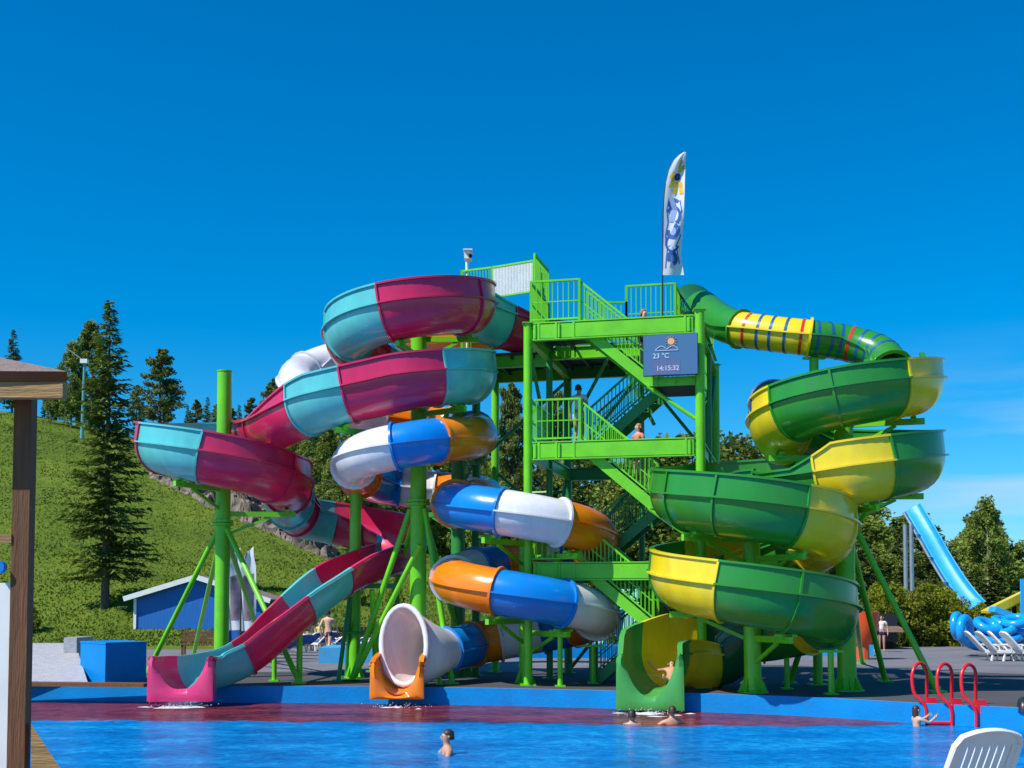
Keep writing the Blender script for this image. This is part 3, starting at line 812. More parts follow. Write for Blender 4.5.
# thin props
def prop(px, Y, topz, label, r=.065, lean=None, shoe=True):
    p = Vector((W(px, 600, Y).x, Y, 0)); c_ = root('steel_prop', p, label, 'steel prop', 'thin green props under the slides')
    t = p+Vector((lean[0] if lean else 0, lean[1] if lean else 0, topz))
    mb = MB(); mb.tube([p+Vector((0,0,.03)), t], r, 12); mb.build('pole', LIME, c_, True)
    mb = MB(); mb.box(p+Vector((0,0,.02)), (r*4, r*4, .04)); mb.build('foot_plate', LIME, c_)
    mb = MB(); mb.beam(t+Vector((-.28, 0, .02)), t+Vector((.28, 0, .02)), .12, .06); mb.build('saddle', LIME, c_)
i1 = min(range(len(pC)), key=lambda k: abs(prc[k][0]-829)+abs(prc[k][1]-604)*.6)
prop(830, pC[i1].y+.05, pC[i1].z-DEP-.2, 'thin green prop at the front right of the lower spiral', .07)
prop(817, 31.7, pC[26].z-.5, 'tall prop carrying the striped tube beside the upper green spiral', .12)
prop(560, 31.15, 1.35, 'thin green prop left of the pair below the white tube end')
prop(593, 32.4, .95, 'thin green prop below the orange underside of the tube')
prop(706, 30.9, .22, 'short green prop beside the yellow exit curve', .09)
prop(786, 30.2, .85, 'short green prop right of the thick spiral column')
prop(275, 33.4, .95, 'short green prop under the lower half of the pink chute')
prop(300, 32.6, 1.35, 'green prop under the middle of the pink chute', .08)
prop(440, 32.0, .9, 'slim green prop beneath the white bowl mouth', .05)
# trestle under the upper chute
tp = pA[OA+254]; c_ = root('steel_trestle', (tp.x, tp.y, 0), 'green A-frame trestle carrying the top of the pink chute', 'steel trestle')
zt = tp.z-DEP-.15
mb = MB(); mb.beam((tp.x-.75, tp.y, zt), (tp.x+.75, tp.y, zt), .12, .14); mb.build('crossbar', LIMD, c_)
for sx_, sy_ in ((-.62, -.55), (-.62, .55), (.62, -.55), (.62, .55)):
    mb = MB(); mb.tube([(tp.x+sx_, tp.y, zt-.05), (tp.x+sx_*1.35, tp.y+sy_*1.5, .02)], .06, 10); mb.box((tp.x+sx_*1.35, tp.y+sy_*1.5, .02), (.3, .3, .04)); mb.build('leg', LIMD, c_, True)
mb = MB(); mb.tube([(tp.x-.75, tp.y-.45, zt*.5), (tp.x+.75, tp.y-.45, zt*.5)], .04, 8); mb.build('tie_bar', LIMD, c_)
# forked leg pair leaning against the chute
c_ = root('steel_trestle', G(435, 684), 'pair of crossing green struts between chute and tall column', 'steel trestle')
for a, b in ((G(352, 681), W(420, 545, 32.4)), (G(352, 681)+Vector((.6, .5, 0)), W(372, 590, 33.2))):
    mb = MB(); mb.tube([a, b], .075, 10); mb.box(a+Vector((0,0,.02)), (.35, .35, .04)); mb.build('strut', LIME, c_, True)

# ------------------------------------------------------------------ tower
TO = Vector((W(528, 600, 31.6).x, 31.6, 0)); ta = R(13)
TU = Vector((math.cos(ta), -math.sin(ta), 0)); TV = Vector((math.sin(ta), math.cos(ta), 0))
def T(u, v, z): return TO+TU*u+TV*v+Vector((0, 0, z))
tower = root('slide_tower', TO, 'lime green steel stair tower with landings, from which the slides start', 'slide tower')
Wd = 4.35
def sub(mb, name, m, parent, smooth=False):
    ORG.setdefault(parent.name, TO); return mb.build(name, m, parent, smooth)
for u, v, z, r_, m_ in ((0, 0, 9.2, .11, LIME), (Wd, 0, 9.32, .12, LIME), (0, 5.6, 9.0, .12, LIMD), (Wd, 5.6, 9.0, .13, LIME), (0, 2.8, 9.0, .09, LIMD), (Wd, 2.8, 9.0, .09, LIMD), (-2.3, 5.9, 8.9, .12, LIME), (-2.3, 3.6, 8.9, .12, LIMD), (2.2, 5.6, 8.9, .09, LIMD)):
    mb = MB(); mb.tube([T(u, v, 0), T(u, v, z)], r_, 16); mb.box(T(u, v, .02), (.4, .4, .04)); mb.box(T(u, v, z+.01), (r_*2.6, r_*2.6, .02))
    mb.build('post', m_, tower, True)
LV = [3.1, 6.15, 9.2]
for L_ in LV:
    mb = MB(); mb.ibeam(T(.14, -.02, L_-.23), T(Wd-.14, -.02, L_-.23), .16, .46)
    # web stiffeners and bolt plates
    for u in (.3, .75, 1.2, Wd-.35): mb.beam(T(u, -.09, L_-.44), T(u, -.09, L_-.02), .02, .05, up=TU)
    mb.beam(T(.16, -.06, L_-.23), T(Wd-.16, -.06, L_-.23), .045, .36)
    for u in (.22, .84, Wd-.24):
        for k in range(8): mb.box(T(u, -.10, L_-.39+.047*k), (.026, .05, .026), Matrix.Rotation(-ta, 3, 'Z'))
    mb.build('beam', LIME, tower)
    for u in (0, Wd):
        mb = MB(); mb.ibeam(T(u, .12, L_-.25), T(u, 5.5, L_-.25), .16, .36); mb.build('beam', LIME, tower)
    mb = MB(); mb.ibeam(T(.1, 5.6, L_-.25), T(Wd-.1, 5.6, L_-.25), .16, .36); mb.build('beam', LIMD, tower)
# extension beams
for a, b in (((-2.45, 3.6), (-.1, 3.6)), ((-2.45, 5.9), (-.1, 5.9)), ((-2.4, 3.7), (-2.4, 5.8)), ((0.1, 2.8), (Wd-.1, 2.8))):
    mb = MB(); mb.ibeam(T(*a, 8.98), T(*b, 8.98), .14, .36); mb.build('beam', LIME, tower)
def deck(u0, u1, v0, v1, z):
    mb = MB(); c0 = T((u0+u1)/2, (v0+v1)/2, z-.03)
    mb.box(c0, (u1-u0, v1-v0, .05), Matrix.Rotation(-ta, 3, 'Z'))
    n = int((u1-u0)/.6)
    for k in range(n+1):
        u = u0+.05+(u1-u0-.1)*k/max(1, n); mb.beam(T(u, v0+.02, z-.12), T(u, v1-.02, z-.12), .06, .12)
    mb.build('landing', GRATE, tower)
deck(0.1, 4.3, 2.75, 5.6, 9.2); deck(-2.5, 0.06, 3.4, 6.0, 9.2)
RB = [0]
def railing(pts, h=1.08, parent=tower, m=LIME, sp=.13, name='railing', base=.09, r=.012):
    mb = MB()
    for a, b in zip(pts, pts[1:]):
        a = Vector(a); b = Vector(b); Z = Vector((0,0,1))
        mb.beam(a+Z*h, b+Z*h, .05, .05); mb.beam(a+Z*base, b+Z*base, .04, .04); mb.beam(a+Z*(h*.5), b+Z*(h*.5), .025, .025)
        ln = (b-a).length; n = max(1, int(ln/sp))
        for k in range(1, n):
            p = a+(b-a)*k/n; mb.beam(p+Z*base, p+Z*h, r*2, r*2)
        for p in (a, b): mb.beam(p, p+Z*(h+.02), .06, .06)
    RB[0] += 1
    return mb.build(name, m, parent)
def stair(A, B, vdir, w=1.05, m=LIME, rail=(True, True)):
    """A top point, B bottom point (inner edge), flight width w along vdir"""
    A = Vector(A); B = Vector(B); vd = Vector(vdir)
    mb = MB(); n = int(abs(A.z-B.z)/.19)
    for k in range(1, n):
        p = A+(B-A)*k/n; mb.beam(p+vd*.06, p+vd*(w-.06), .27, .035, up=(0, 0, 1))
    st = mb.build('staircase', GRATE, tower); ORG[st.name] = ORG[tower.name]
    for o_ in (0, w):
        mb = MB(); off = vd*o_; mb.beam(A+off-Vector((0,0,.12)), B+off-Vector((0,0,.12)), .05, .26); mb.build('stringer', m, st)
        if rail[0 if o_ == 0 else 1]: railing([A+off+Vector((0,0,.05)), B+off+Vector((0,0,.05))], .98, st, m)
for q, L_ in enumerate(LV):
    deck(.1, 1.35, .1, 2.5, L_)
    zm = L_-1.53
    deck(3.15, 4.25, .1 if q else .7, 2.6, zm)
    railing([T(.08, .02, L_), T(1.33, .02, L_)]); railing([T(.06, .1, L_), T(.06, 2.5, L_)])
    stair(T(1.35, .08, L_), T(3.15, .08, zm), TV)
    stair(T(3.15, 1.4, zm), T(1.35, 1.4, L_-3.05 if q else .05), TV, m=LIMD)
    if q:
     mb = MB(); mb.beam(T(3.1, .0, zm-.1), T(Wd-.12, .0, zm-.1), .08, .22)
     for u in (3.3, 3.75, 4.15): mb.beam(T(u, -.05, zm-.2), T(u, -.05, zm), .02, .05)
     mb.build('beam', LIME, tower)
     mb = MB(); mb.tube([T(3.05, .02, zm-.2), T(Wd-.12, .02, zm-1.05)], .05, 8); mb.build('brace', LIME, tower)
    railing([T(Wd-.05, .1 if q else .75, zm), T(Wd-.05, 2.6, zm)], 1.08)
    railing([T(3.15, 2.6, zm), T(4.25, 2.6, zm)], 1.08, m=LIMD)
# cross braces in the rear bays and under the first landing
for a, b in (((0.1, 5.6, 6.3), (2.1, 5.6, 8.7)), ((4.2, 5.6, 6.3), (2.3, 5.6, 8.7)), ((0.1, 5.6, 3.3), (2.1, 5.6, 5.7)), ((4.2, 5.6, 3.3), (2.3, 5.6, 5.7)), ((.1, 5.6, .2), (2.1, 5.6, 2.7)), ((4.2, 5.6, .2), (2.3, 5.6, 2.7)),
             ((0, 2.8, 6.3), (0, .2, 8.6)), ((0, 2.9, 3.4), (0, 5.4, 5.7)), ((-2.3, 4, 6.2), (0, 5.5, 8.7)), ((Wd, 2.9, 6.4), (Wd, 5.4, 8.6)), ((Wd, 2.9, 3.4), (Wd, 5.4, 5.6)), ((-2.2, 5.9, 6), (-.1, 5.7, 4.2)), ((-2.3, 5.9, 5.4), (-.1, 5.7, 5.4)), ((.6, 2.8, 6.9), (1.7, 2.8, 8.9)), ((2.9, 2.8, 6.9), (1.9, 2.8, 8.9))):
    mb = MB(); mb.tube([T(*a), T(*b)], .05, 8); mb.build('brace', LIMD, tower)
# top deck rails and screens
railing([T(2.15, 2.8, 9.2), T(3.5, 2.8, 9.2)], 1.55)
railing([T(3.5, 2.6, 9.2), T(3.52, 4.4, 9.2)], 1.5)
railing([T(1.45, 2.6, 9.2), T(2.15, 2.8, 9.2)], 1.1)
railing([T(4.1, 4.9, 9.2), T(Wd-.05, 5.5, 9.2)], 1.5)
railing([T(.2, 5.6, 9.2), T(4.2, 5.6, 9.2)], 1.08)
def qf(a, b, z0, z1, name, m, corr=False):
    mb = MB(); a = Vector(a); b = Vector(b); n = 28 if corr else 1
    rows = []
    for z in (z0, z1):
        rr = []
        for k in range(n*4+1):
            p = a+(b-a)*k/(n*4); d = (b-a).normalized(); nr = Vector((d.y, -d.x, 0))
            off = (.03 if (k % 4) < 2 else 0) if corr else 0
            rr.append(Vector((p.x, p.y, z))+nr*off)
        rows.append(rr)
    loft(mb, rows)
    mb.build(name, m, tower)
pa = W(492, 300, 34.9); pb = W(534, 300, 34.2)
qf(pa, pb, W(492, 297, 34.9).z, W(492, 269, 34.9).z, 'corrugated_panel', CORR, True)
z0 = W(492, 297.5, 34.9).z; z1 = W(492, 267.5, 34.9).z
pc = W(462, 300, 35.3)
mb = MB()
for z in (z0, z1): mb.beam((pa.x, pa.y, z), (pb.x, pb.y, z), .05, .05)
mb.beam((pc.x, pc.y, z1), (pa.x, pa.y, z1), .05, .05)
for p in (pc, pa, pb): mb.beam((p.x, p.y, 9.0), (p.x, p.y, z1+.03), .08, .08)
for k in range(1, 10):
    p = pc+(pa-pc)*k/10; mb.beam((p.x, p.y, 9.2), (p.x, p.y, z1), .02, .02)
mb.build('screen_frame', LIME, tower)
# tall end screen
p0 = W(534.5, 300, 33.6); p1 = W(548, 300, 35.2)
mb = MB()
for k in range(13):
    p = p0+(p1-p0)*k/12; zt = W(534, 254, 33.6).z
    mb.beam((p.x, p.y, 9.2), (p.x, p.y, zt), .06 if k in (0, 12) else .05, .03, up=TV)
mb.beam((p0.x, p0.y, zt), (p1.x, p1.y, zt), .05, .05); mb.build('end_screen', LIME, tower)
# camera mast
c_ = root('camera_mast', W(467, 363, 35.3), 'small white security camera on a short mast above the deck rail', 'camera')
p = W(467, 300, 35.3)
mb = MB(); mb.tube([Vector((p.x, p.y, 9.2)), W(467, 262, 35.3)], .045, 10); mb.build('mast', WPLA, c_, True)
mb = MB(); q_ = W(468, 256, 35.3); mb.box(q_, (.20, .34, .22)); mb.box(q_+Vector((0, -.02, .13)), (.26, .44, .03)); mb.build('housing', WPLA, c_)
mb = MB(); mb.tube([q_+Vector((.06, -.17, -.05)), q_+Vector((.08, -.20, -.05))], .06, 12); mb.build('lens', BLKM, c_)
# LED board
sg = root('information_screen', T(2.95, -.3, W(670, 377, 30.8).z), 'blue electronic board with a sun picture, temperature and clock, below the top beam', 'information screen')
zb, zt = W(670, 376.5, 30.6).z, W(670, 335.5, 30.6).z
SCR = bpy.data.materials.new('blue_screen'); SCR.use_nodes = True
b = SCR.node_tree.nodes['Principled BSDF']; b.inputs['Base Color'].default_value = (.05, .13, .25, 1); b.inputs['Roughness'].default_value = .4
b.inputs['Emission Color'].default_value = (.05, .15, .32, 1); b.inputs['Emission Strength'].default_value = .15
def emi(name, c_e, s_):
    m = bpy.data.materials.new(name); m.use_nodes = True; b = m.node_tree.nodes['Principled BSDF']
    b.inputs['Base Color'].default_value = (*c_e, 1); b.inputs['Emission Color'].default_value = (*c_e, 1); b.inputs['Emission Strength'].default_value = s_; return m
EW = emi('lit_pixels_white', (.36, .43, .52), .15); EO = emi('lit_pixels_orange', (.62, .33, .12), .2); EP = emi('lit_pixels_violet', (.09, .11, .24), .12)
uc = 3.66; hw_ = .67
def SG(a, z, d=0): return T(uc+a, -.30-d, z)
mb = MB(); mb.beam(SG(-hw_, (zb+zt)/2), SG(hw_, (zb+zt)/2), .12, zt-zb); mb.build('screen_case', DBLUE, sg)
mb = MB(); mb.beam(SG(-hw_+.01, (zb+zt)/2, .066), SG(hw_-.01, (zb+zt)/2, .066), .006, zt-zb-.02); mb.build('screen_face', SCR, sg)
mb = MB(); h_ = zt-zb; mb.beam(SG(-.43, zb+h_*.19, .072), SG(.24, zb+h_*.19, .072), .004, h_*.34); mb.build('clock_field', EP, sg)
def text(body, size, a, z, m, parent, nm='screen_text', bold=.0):
    cu = bpy.data.curves.new('t', 'FONT'); cu.body = body; cu.size = size; cu.extrude = .002; cu.offset = bold
    to = bpy.data.objects.new('t', cu); col.objects.link(to); bpy.context.view_layer.update()
    me_ = bpy.data.meshes.new_from_object(to.evaluated_get(bpy.context.evaluated_depsgraph_get()))
    bpy.data.objects.remove(to)
    mb = MB(); mb.add([SG(a+v.co.x, z+v.co.y, .078-v.co.z) for v in me_.vertices], [tuple(p.vertices) for p in me_.polygons])
    return mb.build(nm, m, parent)
text('23 \u00b0C', .17, -.43, zb+h_*.42, EW, sg, bold=.004); text('14:15:32', .165, -.35, zb+h_*.12, EW, sg, bold=.004)
mb = MB(); cz = zb+h_*.82
mb.tube([SG(.02, cz, .074), SG(.02, cz, .08)], .085, 14)
for k in range(12):
    a = k*PI/6; mb.beam(SG(.02+math.cos(a)*.10, cz+math.sin(a)*.10, .077), SG(.02+math.cos(a)*.15, cz+math.sin(a)*.15, .077), .006, .03, up=TV)
mb.build('sun_symbol', EO, sg)
mb = MB()
cl = [SG(-.36+.055*k, zb+h_*.60+.09*abs(math.sin(k*.62))+.02, .077) for k in range(11)]
mb.tube(cl, .010, 6); mb.tube([SG(-.36, zb+h_*.60, .077), SG(.2, zb+h_*.60, .077)], .010, 6); mb.tube([SG(-.36, zb+h_*.60, .077), SG(-.36, zb+h_*.62, .077)], .01, 6); mb.build('cloud_symbol', EW, sg)
mb = MB()
for a in (-.5, .5): mb.beam(SG(a, zt-.1, -.05), SG(a, zt-.1, -.24), .05, .05)
mb.build('bracket', LIMD, sg)
# sail flag on the tower
fb = T(3.5, 2.55, 0); Yf = fb.y
fl = root('feather_flag', (fb.x, fb.y, 9.2), 'white feather flag with yellow petals and blue lettering flying above the tower', 'flag', 'feather flags')
FLW = mat('flag_cloth', (.78, .79, .84), rough=.7, var=.04, trans=.35); FLB = mat('flag_blue_print', (.02, .12, .42), rough=.7, var=.1, trans=.3); FLY = mat('flag_yellow_print', (.80, .52, .03), rough=.7, var=.05, trans=.3); FLK = mat('flag_navy_print', (.02, .04, .15), rough=.7, var=.05, trans=.3)
outl = [(275, 662.5, 684), (268, 663, 683), (255, 663, 681), (240, 663, 682), (225, 663, 683.5), (210, 663.5, 684), (195, 664.5, 684.5), (182, 666, 684.8), (170, 669, 685.2), (160, 674, 685.6), (155, 679, 685.8), (152, 684, 686)]
def fwid(py):
    for (a, l, r_), (b, l2, r2_) in zip(outl, outl[1:]):
        if b <= py <= a:
            t = (a-py)/(a-b); return l+(l2-l)*t, r_+(r2_-r_)*t
    return outl[-1][1:]
def FP(s, py, off=0):
    l, r_ = fwid(py); px = l+(r_-l)*s
    return W(px, py, Yf+.12*math.sin(s*5+py*.06)*s-.02-off)
mb = MB(); rows = []
for j in range(50):
    py = 275-(275-152)*j/49; rows.append([FP(i/10, py) for i in range(11)])
loft(mb, rows); mb.build('flag_sail', FLW, fl, True)
mb = MB(); mb.tube([Vector((W(662.4, 300, Yf).x, Yf, 9.2))]+[W(fwid(py)[0], py, Yf) for py in range(275, 150, -8)], .022, 8); mb.build('flag_pole', BLKM, fl, True)
def ribbon(pts, wd, m, nm, off=.015):
    mb = MB(); L_ = []
    for i, (s, py) in enumerate(pts):
        a = pts[max(i-1, 0)]; b_ = pts[min(i+1, len(pts)-1)]
        dx = (b_[0]-a[0])*20; dy = b_[1]-a[1]; n_ = math.hypot(dx, dy) or 1
        L_.append([FP(s-dy/n_*wd/20, py+dx/n_*wd, off), FP(s+dy/n_*wd/20, py-dx/n_*wd, off)])
    loft(mb, L_); mb.build(nm, m, fl)
def arcp(cs, cpy, rs, rp, a0, a1, n=14): return [(cs+rs*math.cos(R(a0+(a1-a0)*k/n)), cpy+rp*math.sin(R(a0+(a1-a0)*k/n))) for k in range(n+1)]
FLP = mat('flag_pale_print', (.30, .42, .72), rough=.7, var=.1, trans=.3)
for a0, a1, c_y, rs, rp, wd_ in ((100, 330, 204, .22, 4, 1.6), (200, 430, 215, .30, 8, 1.3), (-80, 190, 231, .26, 6, 1.9), (20, 240, 243, .34, 8, 1.2), (150, 440, 258, .20, 6, 2.0)):
    ribbon(arcp(.5, c_y, rs, rp, a0, a1), wd_, FLB, 'flag_print')
for pts_ in ([(.35, 198), (.55, 210), (.4, 222)], [(.7, 224), (.45, 236), (.62, 248)], [(.3, 246), (.6, 256), (.45, 268)]): ribbon(pts_, 2.4, FLP, 'flag_print', .012)
ribbon([(.25, 198), (.16, 210), (.24, 222), (.12, 236), (.22, 250), (.12, 268)], .5, FLB, 'flag_print'); ribbon([(.78, 200), (.88, 210), (.74, 222), (.9, 236), (.72, 246), (.85, 264)], .5, FLB, 'flag_print')
for (s0, y0), (s1, y1) in (((.55, 168), (.7, 160)), ((.6, 172), (.95, 166)), ((.42, 176), (.25, 188)), ((.55, 182), (.5, 194)), ((.75, 182), (.85, 194)), ((.35, 172), (.2, 178))):
    ribbon([(s0, y0), ((s0+s1)/2, (y0+y1)/2), (s1, y1)], 2.0, FLY, 'flag_print')
ribbon(arcp(.58, 177, .10, 2.2, 0, 360), 1.6, FLK, 'flag_print', .02)

# ------------------------------------------------------------------ people
def skin_mesh(V, E, m, name, parent, rootv, sub=2):
    names = list(V); me = bpy.data.meshes.new(name)
    me.from_pydata([Vector(V[k][:3]) for k in names], [(names.index(a), names.index(b)) for a, b in E], [])
    o = bpy.data.objects.new(name, me); col.objects.link(o)
    o.modifiers.new('Skin', 'SKIN'); sd = me.skin_vertices[0].data
    for i, k in enumerate(names):
        r_ = V[k][3]; sd[i].radius = (r_, r_ if len(V[k]) < 5 else V[k][4]); sd[i].use_root = (k == rootv)
    s2 = o.modifiers.new('Sub', 'SUBSURF'); s2.levels = sub; s2.render_levels = sub
    bpy.context.view_layer.update()
    m2 = bpy.data.meshes.new_from_object(o.evaluated_get(bpy.context.evaluated_depsgraph_get()))
    bpy.data.objects.remove(o)
    m2.name = name; m2.materials.clear(); m2.materials.append(m)
    m2.polygons.foreach_set('use_smooth', [True]*len(m2.polygons))
    o = bpy.data.objects.new(name, m2); col.objects.link(o)
    if parent: o.parent = parent
    return o
def person(loc, label, yaw=0, h=1.75, skin=SKIN, hair=HAIRD, pose='stand', top=None, bottom=NAVY, shortcut=None, group=None, longhair=False):
    r = root('person', loc, label, 'person', group); r.rotation_euler = (0, 0, R(yaw)); sc = h/1.75
    J = dict(pelvis=(0, 0, .95, .145, .11), waist=(0, 0, 1.10, .125, .095), chest=(0, .01, 1.28, .155, .11), ucest=(0, .01, 1.40, .13, .09), neck=(0, 0, 1.49, .055), jaw=(0, -.02, 1.565, .068), head=(0, -.01, 1.635, .088), crown=(0, .0, 1.70, .07), nose=(0, -.115, 1.615, .014))
    E = [('pelvis', 'waist'), ('waist', 'chest'), ('chest', 'ucest'), ('ucest', 'neck'), ('neck', 'jaw'), ('jaw', 'head'), ('head', 'crown'), ('head', 'nose')]
    arm = {'L': [(.19, 0, 1.41, .055), (.27, .02, 1.15, .042), (.28, -.06, .92, .03)], 'R': [(-.19, 0, 1.41, .055), (-.27, .02, 1.15, .042), (-.28, -.06, .92, .03)]}
    leg = {'L': [(.10, 0, .88, .09), (.10, -.02, .50, .06), (.10, .03, .09, .04), (.11, -.10, .035, .035)], 'R': [(-.10, 0, .88, .09), (-.10, -.02, .50, .06), (-.10, .03, .09, .04), (-.11, -.10, .035, .035)]}
    if pose == 'walk':
        leg['L'] = [(.09, 0, .88, .09), (.09, -.20, .52, .06), (.09, -.16, .12, .04), (.09, -.30, .07, .035)]
        leg['R'] = [(-.09, 0, .88, .09), (-.09, .10, .50, .06), (-.09, .42, .22, .04), (-.09, .40, .08, .035)]
        arm['L'] = [(.19, 0, 1.41, .055), (.25, .16, 1.17, .042), (.23, .10, .95, .03)]
        arm['R'] = [(-.19, 0, 1.41, .055), (-.25, -.12, 1.17, .042), (-.22, -.30, 1.02, .03)]
    if pose == 'swim':
        arm['L'] = [(.19, 0, 1.40, .055), (.42, -.12, 1.22, .042), (.50, -.36, 1.18, .03)]
        arm['R'] = [(-.19, 0, 1.40, .055), (-.42, -.12, 1.22, .042), (-.50, -.36, 1.18, .03)]
    if pose == 'climb':
        arm['R'] = [(-.19, 0, 1.40, .055), (-.24, -.22, 1.30, .042), (-.20, -.42, 1.42, .03)]
        arm['L'] = [(.19, 0, 1.40, .055), (.24, -.22, 1.30, .042), (.20, -.42, 1.42, .03)]
    if pose == 'sit':
        leg['L'] = [(.10, -.02, .90, .09), (.12, -.42, 1.02, .06), (.12, -.70, .72, .04), (.12, -.82, .73, .035)]
        leg['R'] = [(-.10, -.02, .90, .09), (-.12, -.42, 1.02, .06), (-.12, -.70, .72, .04), (-.12, -.82, .73, .035)]
    if pose == 'slide':
        leg['L'] = [(.10, -.05, .90, .09), (.12, -.36, .64, .06), (.11, -.62, .34, .04), (.11, -.72, .40, .035)]
        leg['R'] = [(-.10, -.05, .90, .09), (-.12, -.38, .66, .06), (-.11, -.64, .38, .04), (-.11, -.74, .44, .035)]
        arm['L'] = [(.19, 0, 1.40, .055), (.34, -.14, 1.22, .042), (.42, -.36, 1.16, .03)]
        arm['R'] = [(-.19, 0, 1.40, .055), (-.40, -.06, 1.30, .042), (-.56, -.26, 1.34, .03)]
    for sdn in 'LR':
        a = arm[sdn]; J['sh'+sdn] = a[0]; J['el'+sdn] = a[1]; J['wr'+sdn] = a[2]; E += [('ucest', 'sh'+sdn), ('sh'+sdn, 'el'+sdn), ('el'+sdn, 'wr'+sdn)]
        d = (Vector(a[2][:3])-Vector(a[1][:3])).normalized(); wv = Vector(a[2][:3]); sg_ = 1 if sdn == 'L' else -1
        pv = wv+d*.07; J['pa'+sdn] = (*pv, .032, .018); E.append(('wr'+sdn, 'pa'+sdn))
        side = d.cross(Vector((sg_, 0, 0)))
        if side.length < .2: side = d.cross(Vector((0, 0, 1)))
        side.normalize(); inw = Vector((-sg_, 0, -.1)).normalized()
        for f in range(4):
            o_ = side*((f-1.5)*.022); ln = (.062, .075, .070, .055)[f]
            k1 = pv+d*.03+o_; k2 = k1+d*ln*.6+inw*.008; k3_ = k2+d*ln*.5+inw*.02
            for nm, kk, rr in (('a', k1, .010), ('b', k2, .009), ('c', k3_, .0075)): J['f%d%s%s' % (f, nm, sdn)] = (*kk, rr)
            E += [('pa'+sdn, 'f%da%s' % (f, sdn)), ('f%da%s' % (f, sdn), 'f%db%s' % (f, sdn)), ('f%db%s' % (f, sdn), 'f%dc%s' % (f, sdn))]
        t1 = wv+d*.03-side*.035; t2 = t1+d*.035-side*.025; J['t1'+sdn] = (*t1, .012); J['t2'+sdn] = (*t2, .009); E += [('wr'+sdn, 't1'+sdn), ('t1'+sdn, 't2'+sdn)]
        l = leg[sdn]
        for nm, kk in zip(('hp', 'kn', 'an', 'to'), l): J[nm+sdn] = kk
        E += [('pelvis', 'hp'+sdn), ('hp'+sdn, 'kn'+sdn), ('kn'+sdn, 'an'+sdn), ('an'+sdn, 'to'+sdn)]
    def scl(D): return {k: tuple(x*sc for x in v) for k, v in D.items()}
    b = skin_mesh(scl(J), E, skin, 'body', r, 'pelvis', 1)
    # hair cap
    mb = MB(); hc = Vector((0, .012, 1.652)); n1, n2 = 12, 8; g = []
    for i in range(n2+1):
        ph = PI*.5*i/n2*1.12
        for k in range(n1):
            th = 2*PI*k/n1; rr = .099*(1+.05*noise.noise(Vector((k*.7, i*.9, loc[0]))))
            low = 1.0
            p = hc+Vector((math.sin(ph)*math.cos(th)*rr*.92, math.sin(ph)*math.sin(th)*rr*1.08+.012, math.cos(ph)*rr*1.08))
            if math.sin(th) < -.4 and ph > 1.1: p.z += .05*(-math.sin(th)); p.y += .02
            elif ph > 1.3 and longhair: p.z -= .16*(ph-1.3)*2.2
            elif ph > 1.3: p.z -= .05
            g.append(p*sc)
    mb.v = g
    for i in range(n2):
        for k in range(n1): mb.f.append((i*n1+k, i*n1+(k+1) % n1, (i+1)*n1+(k+1) % n1, (i+1)*n1+k))
    ho = mb.build('hair', hair, None, True); ho.parent = r
    mb = MB()
    for s_ in (-1, 1): mb.tube([Vector((s_*.033, -.088, 1.64))*sc, Vector((s_*.033, -.097, 1.64))*sc], .011*sc, 6)
    eo = mb.build('eyes', EYE, None); eo.parent = r
    mb = MB()
    for s_ in (-1, 1): mb.tube([Vector((s_*.085, 0, 1.645))*sc, Vector((s_*.105, .012, 1.64))*sc, Vector((s_*.095, .008, 1.605))*sc], [.012*sc, .02*sc, .010*sc], 6)
    mb.tube([Vector((-.025, -.086, 1.575))*sc, Vector((0, -.092, 1.573))*sc, Vector((.025, -.086, 1.575))*sc], .006*sc, 5)
    fo = mb.build('face_details', skin, None, True); fo.parent = r
    if bottom:
        V = {k: J[k] for k in ('pelvis', 'waist', 'hpL', 'hpR')}
        for sdn in 'LR':
            a, b_ = Vector(J['hp'+sdn][:3]), Vector(J['kn'+sdn][:3]); mth = a+(b_-a)*.42; V['th'+sdn] = (*mth, .082)
        V['pelvis'] = (0, 0, .95, .155, .12); V['waist'] = (0, 0, 1.03, .145, .11)
        V['hpL'] = (*J['hpL'][:3], .097); V['hpR'] = (*J['hpR'][:3], .097)
        skin_mesh(scl(V), [('pelvis', 'waist'), ('pelvis', 'hpL'), ('pelvis', 'hpR'), ('hpL', 'thL'), ('hpR', 'thR')], bottom, 'shorts', r, 'pelvis', 1)
    if top:
        V = dict(waist=(0, 0, 1.02, .15, .118), mid=(0, 0, 1.12, .142, .112), chest=(0, .01, 1.28, .168, .124), ucest=(0, .01, 1.42, .145, .10))
        EE = [('waist', 'mid'), ('mid', 'chest'), ('chest', 'ucest')]
        for sdn in 'LR':
            a, b_ = Vector(J['sh'+sdn][:3]), Vector(J['el'+sdn][:3]); V['s'+sdn] = (*a, .066); V['e'+sdn] = (*(a+(b_-a)*.5), .058); EE += [('ucest', 's'+sdn), ('s'+sdn, 'e'+sdn)]
        skin_mesh(scl(V), EE, top, 'shirt', r, 'waist', 1)
    return r
def suit(r, h, m):   # one-piece swimsuit
    sc = h/1.75
    V = dict(pelvis=(0, 0, .93, .155, .12), waist=(0, 0, 1.10, .132, .10), chest=(0, .005, 1.27, .162, .118), up=(0, .005, 1.33, .14, .10))
    skin_mesh({k: tuple(x*sc for x in v) for k, v in V.items()}, [('pelvis', 'waist'), ('waist', 'chest'), ('chest', 'up')], m, 'swimsuit', r, 'pelvis', 1)
def at_ground(px, py): return G(px, py)
g_ = at_ground(328, 659); person(g_, 'man in dark swim shorts walking away across the paving', 165, 1.86, SKINL, HAIRD, 'walk', None, NAVY)
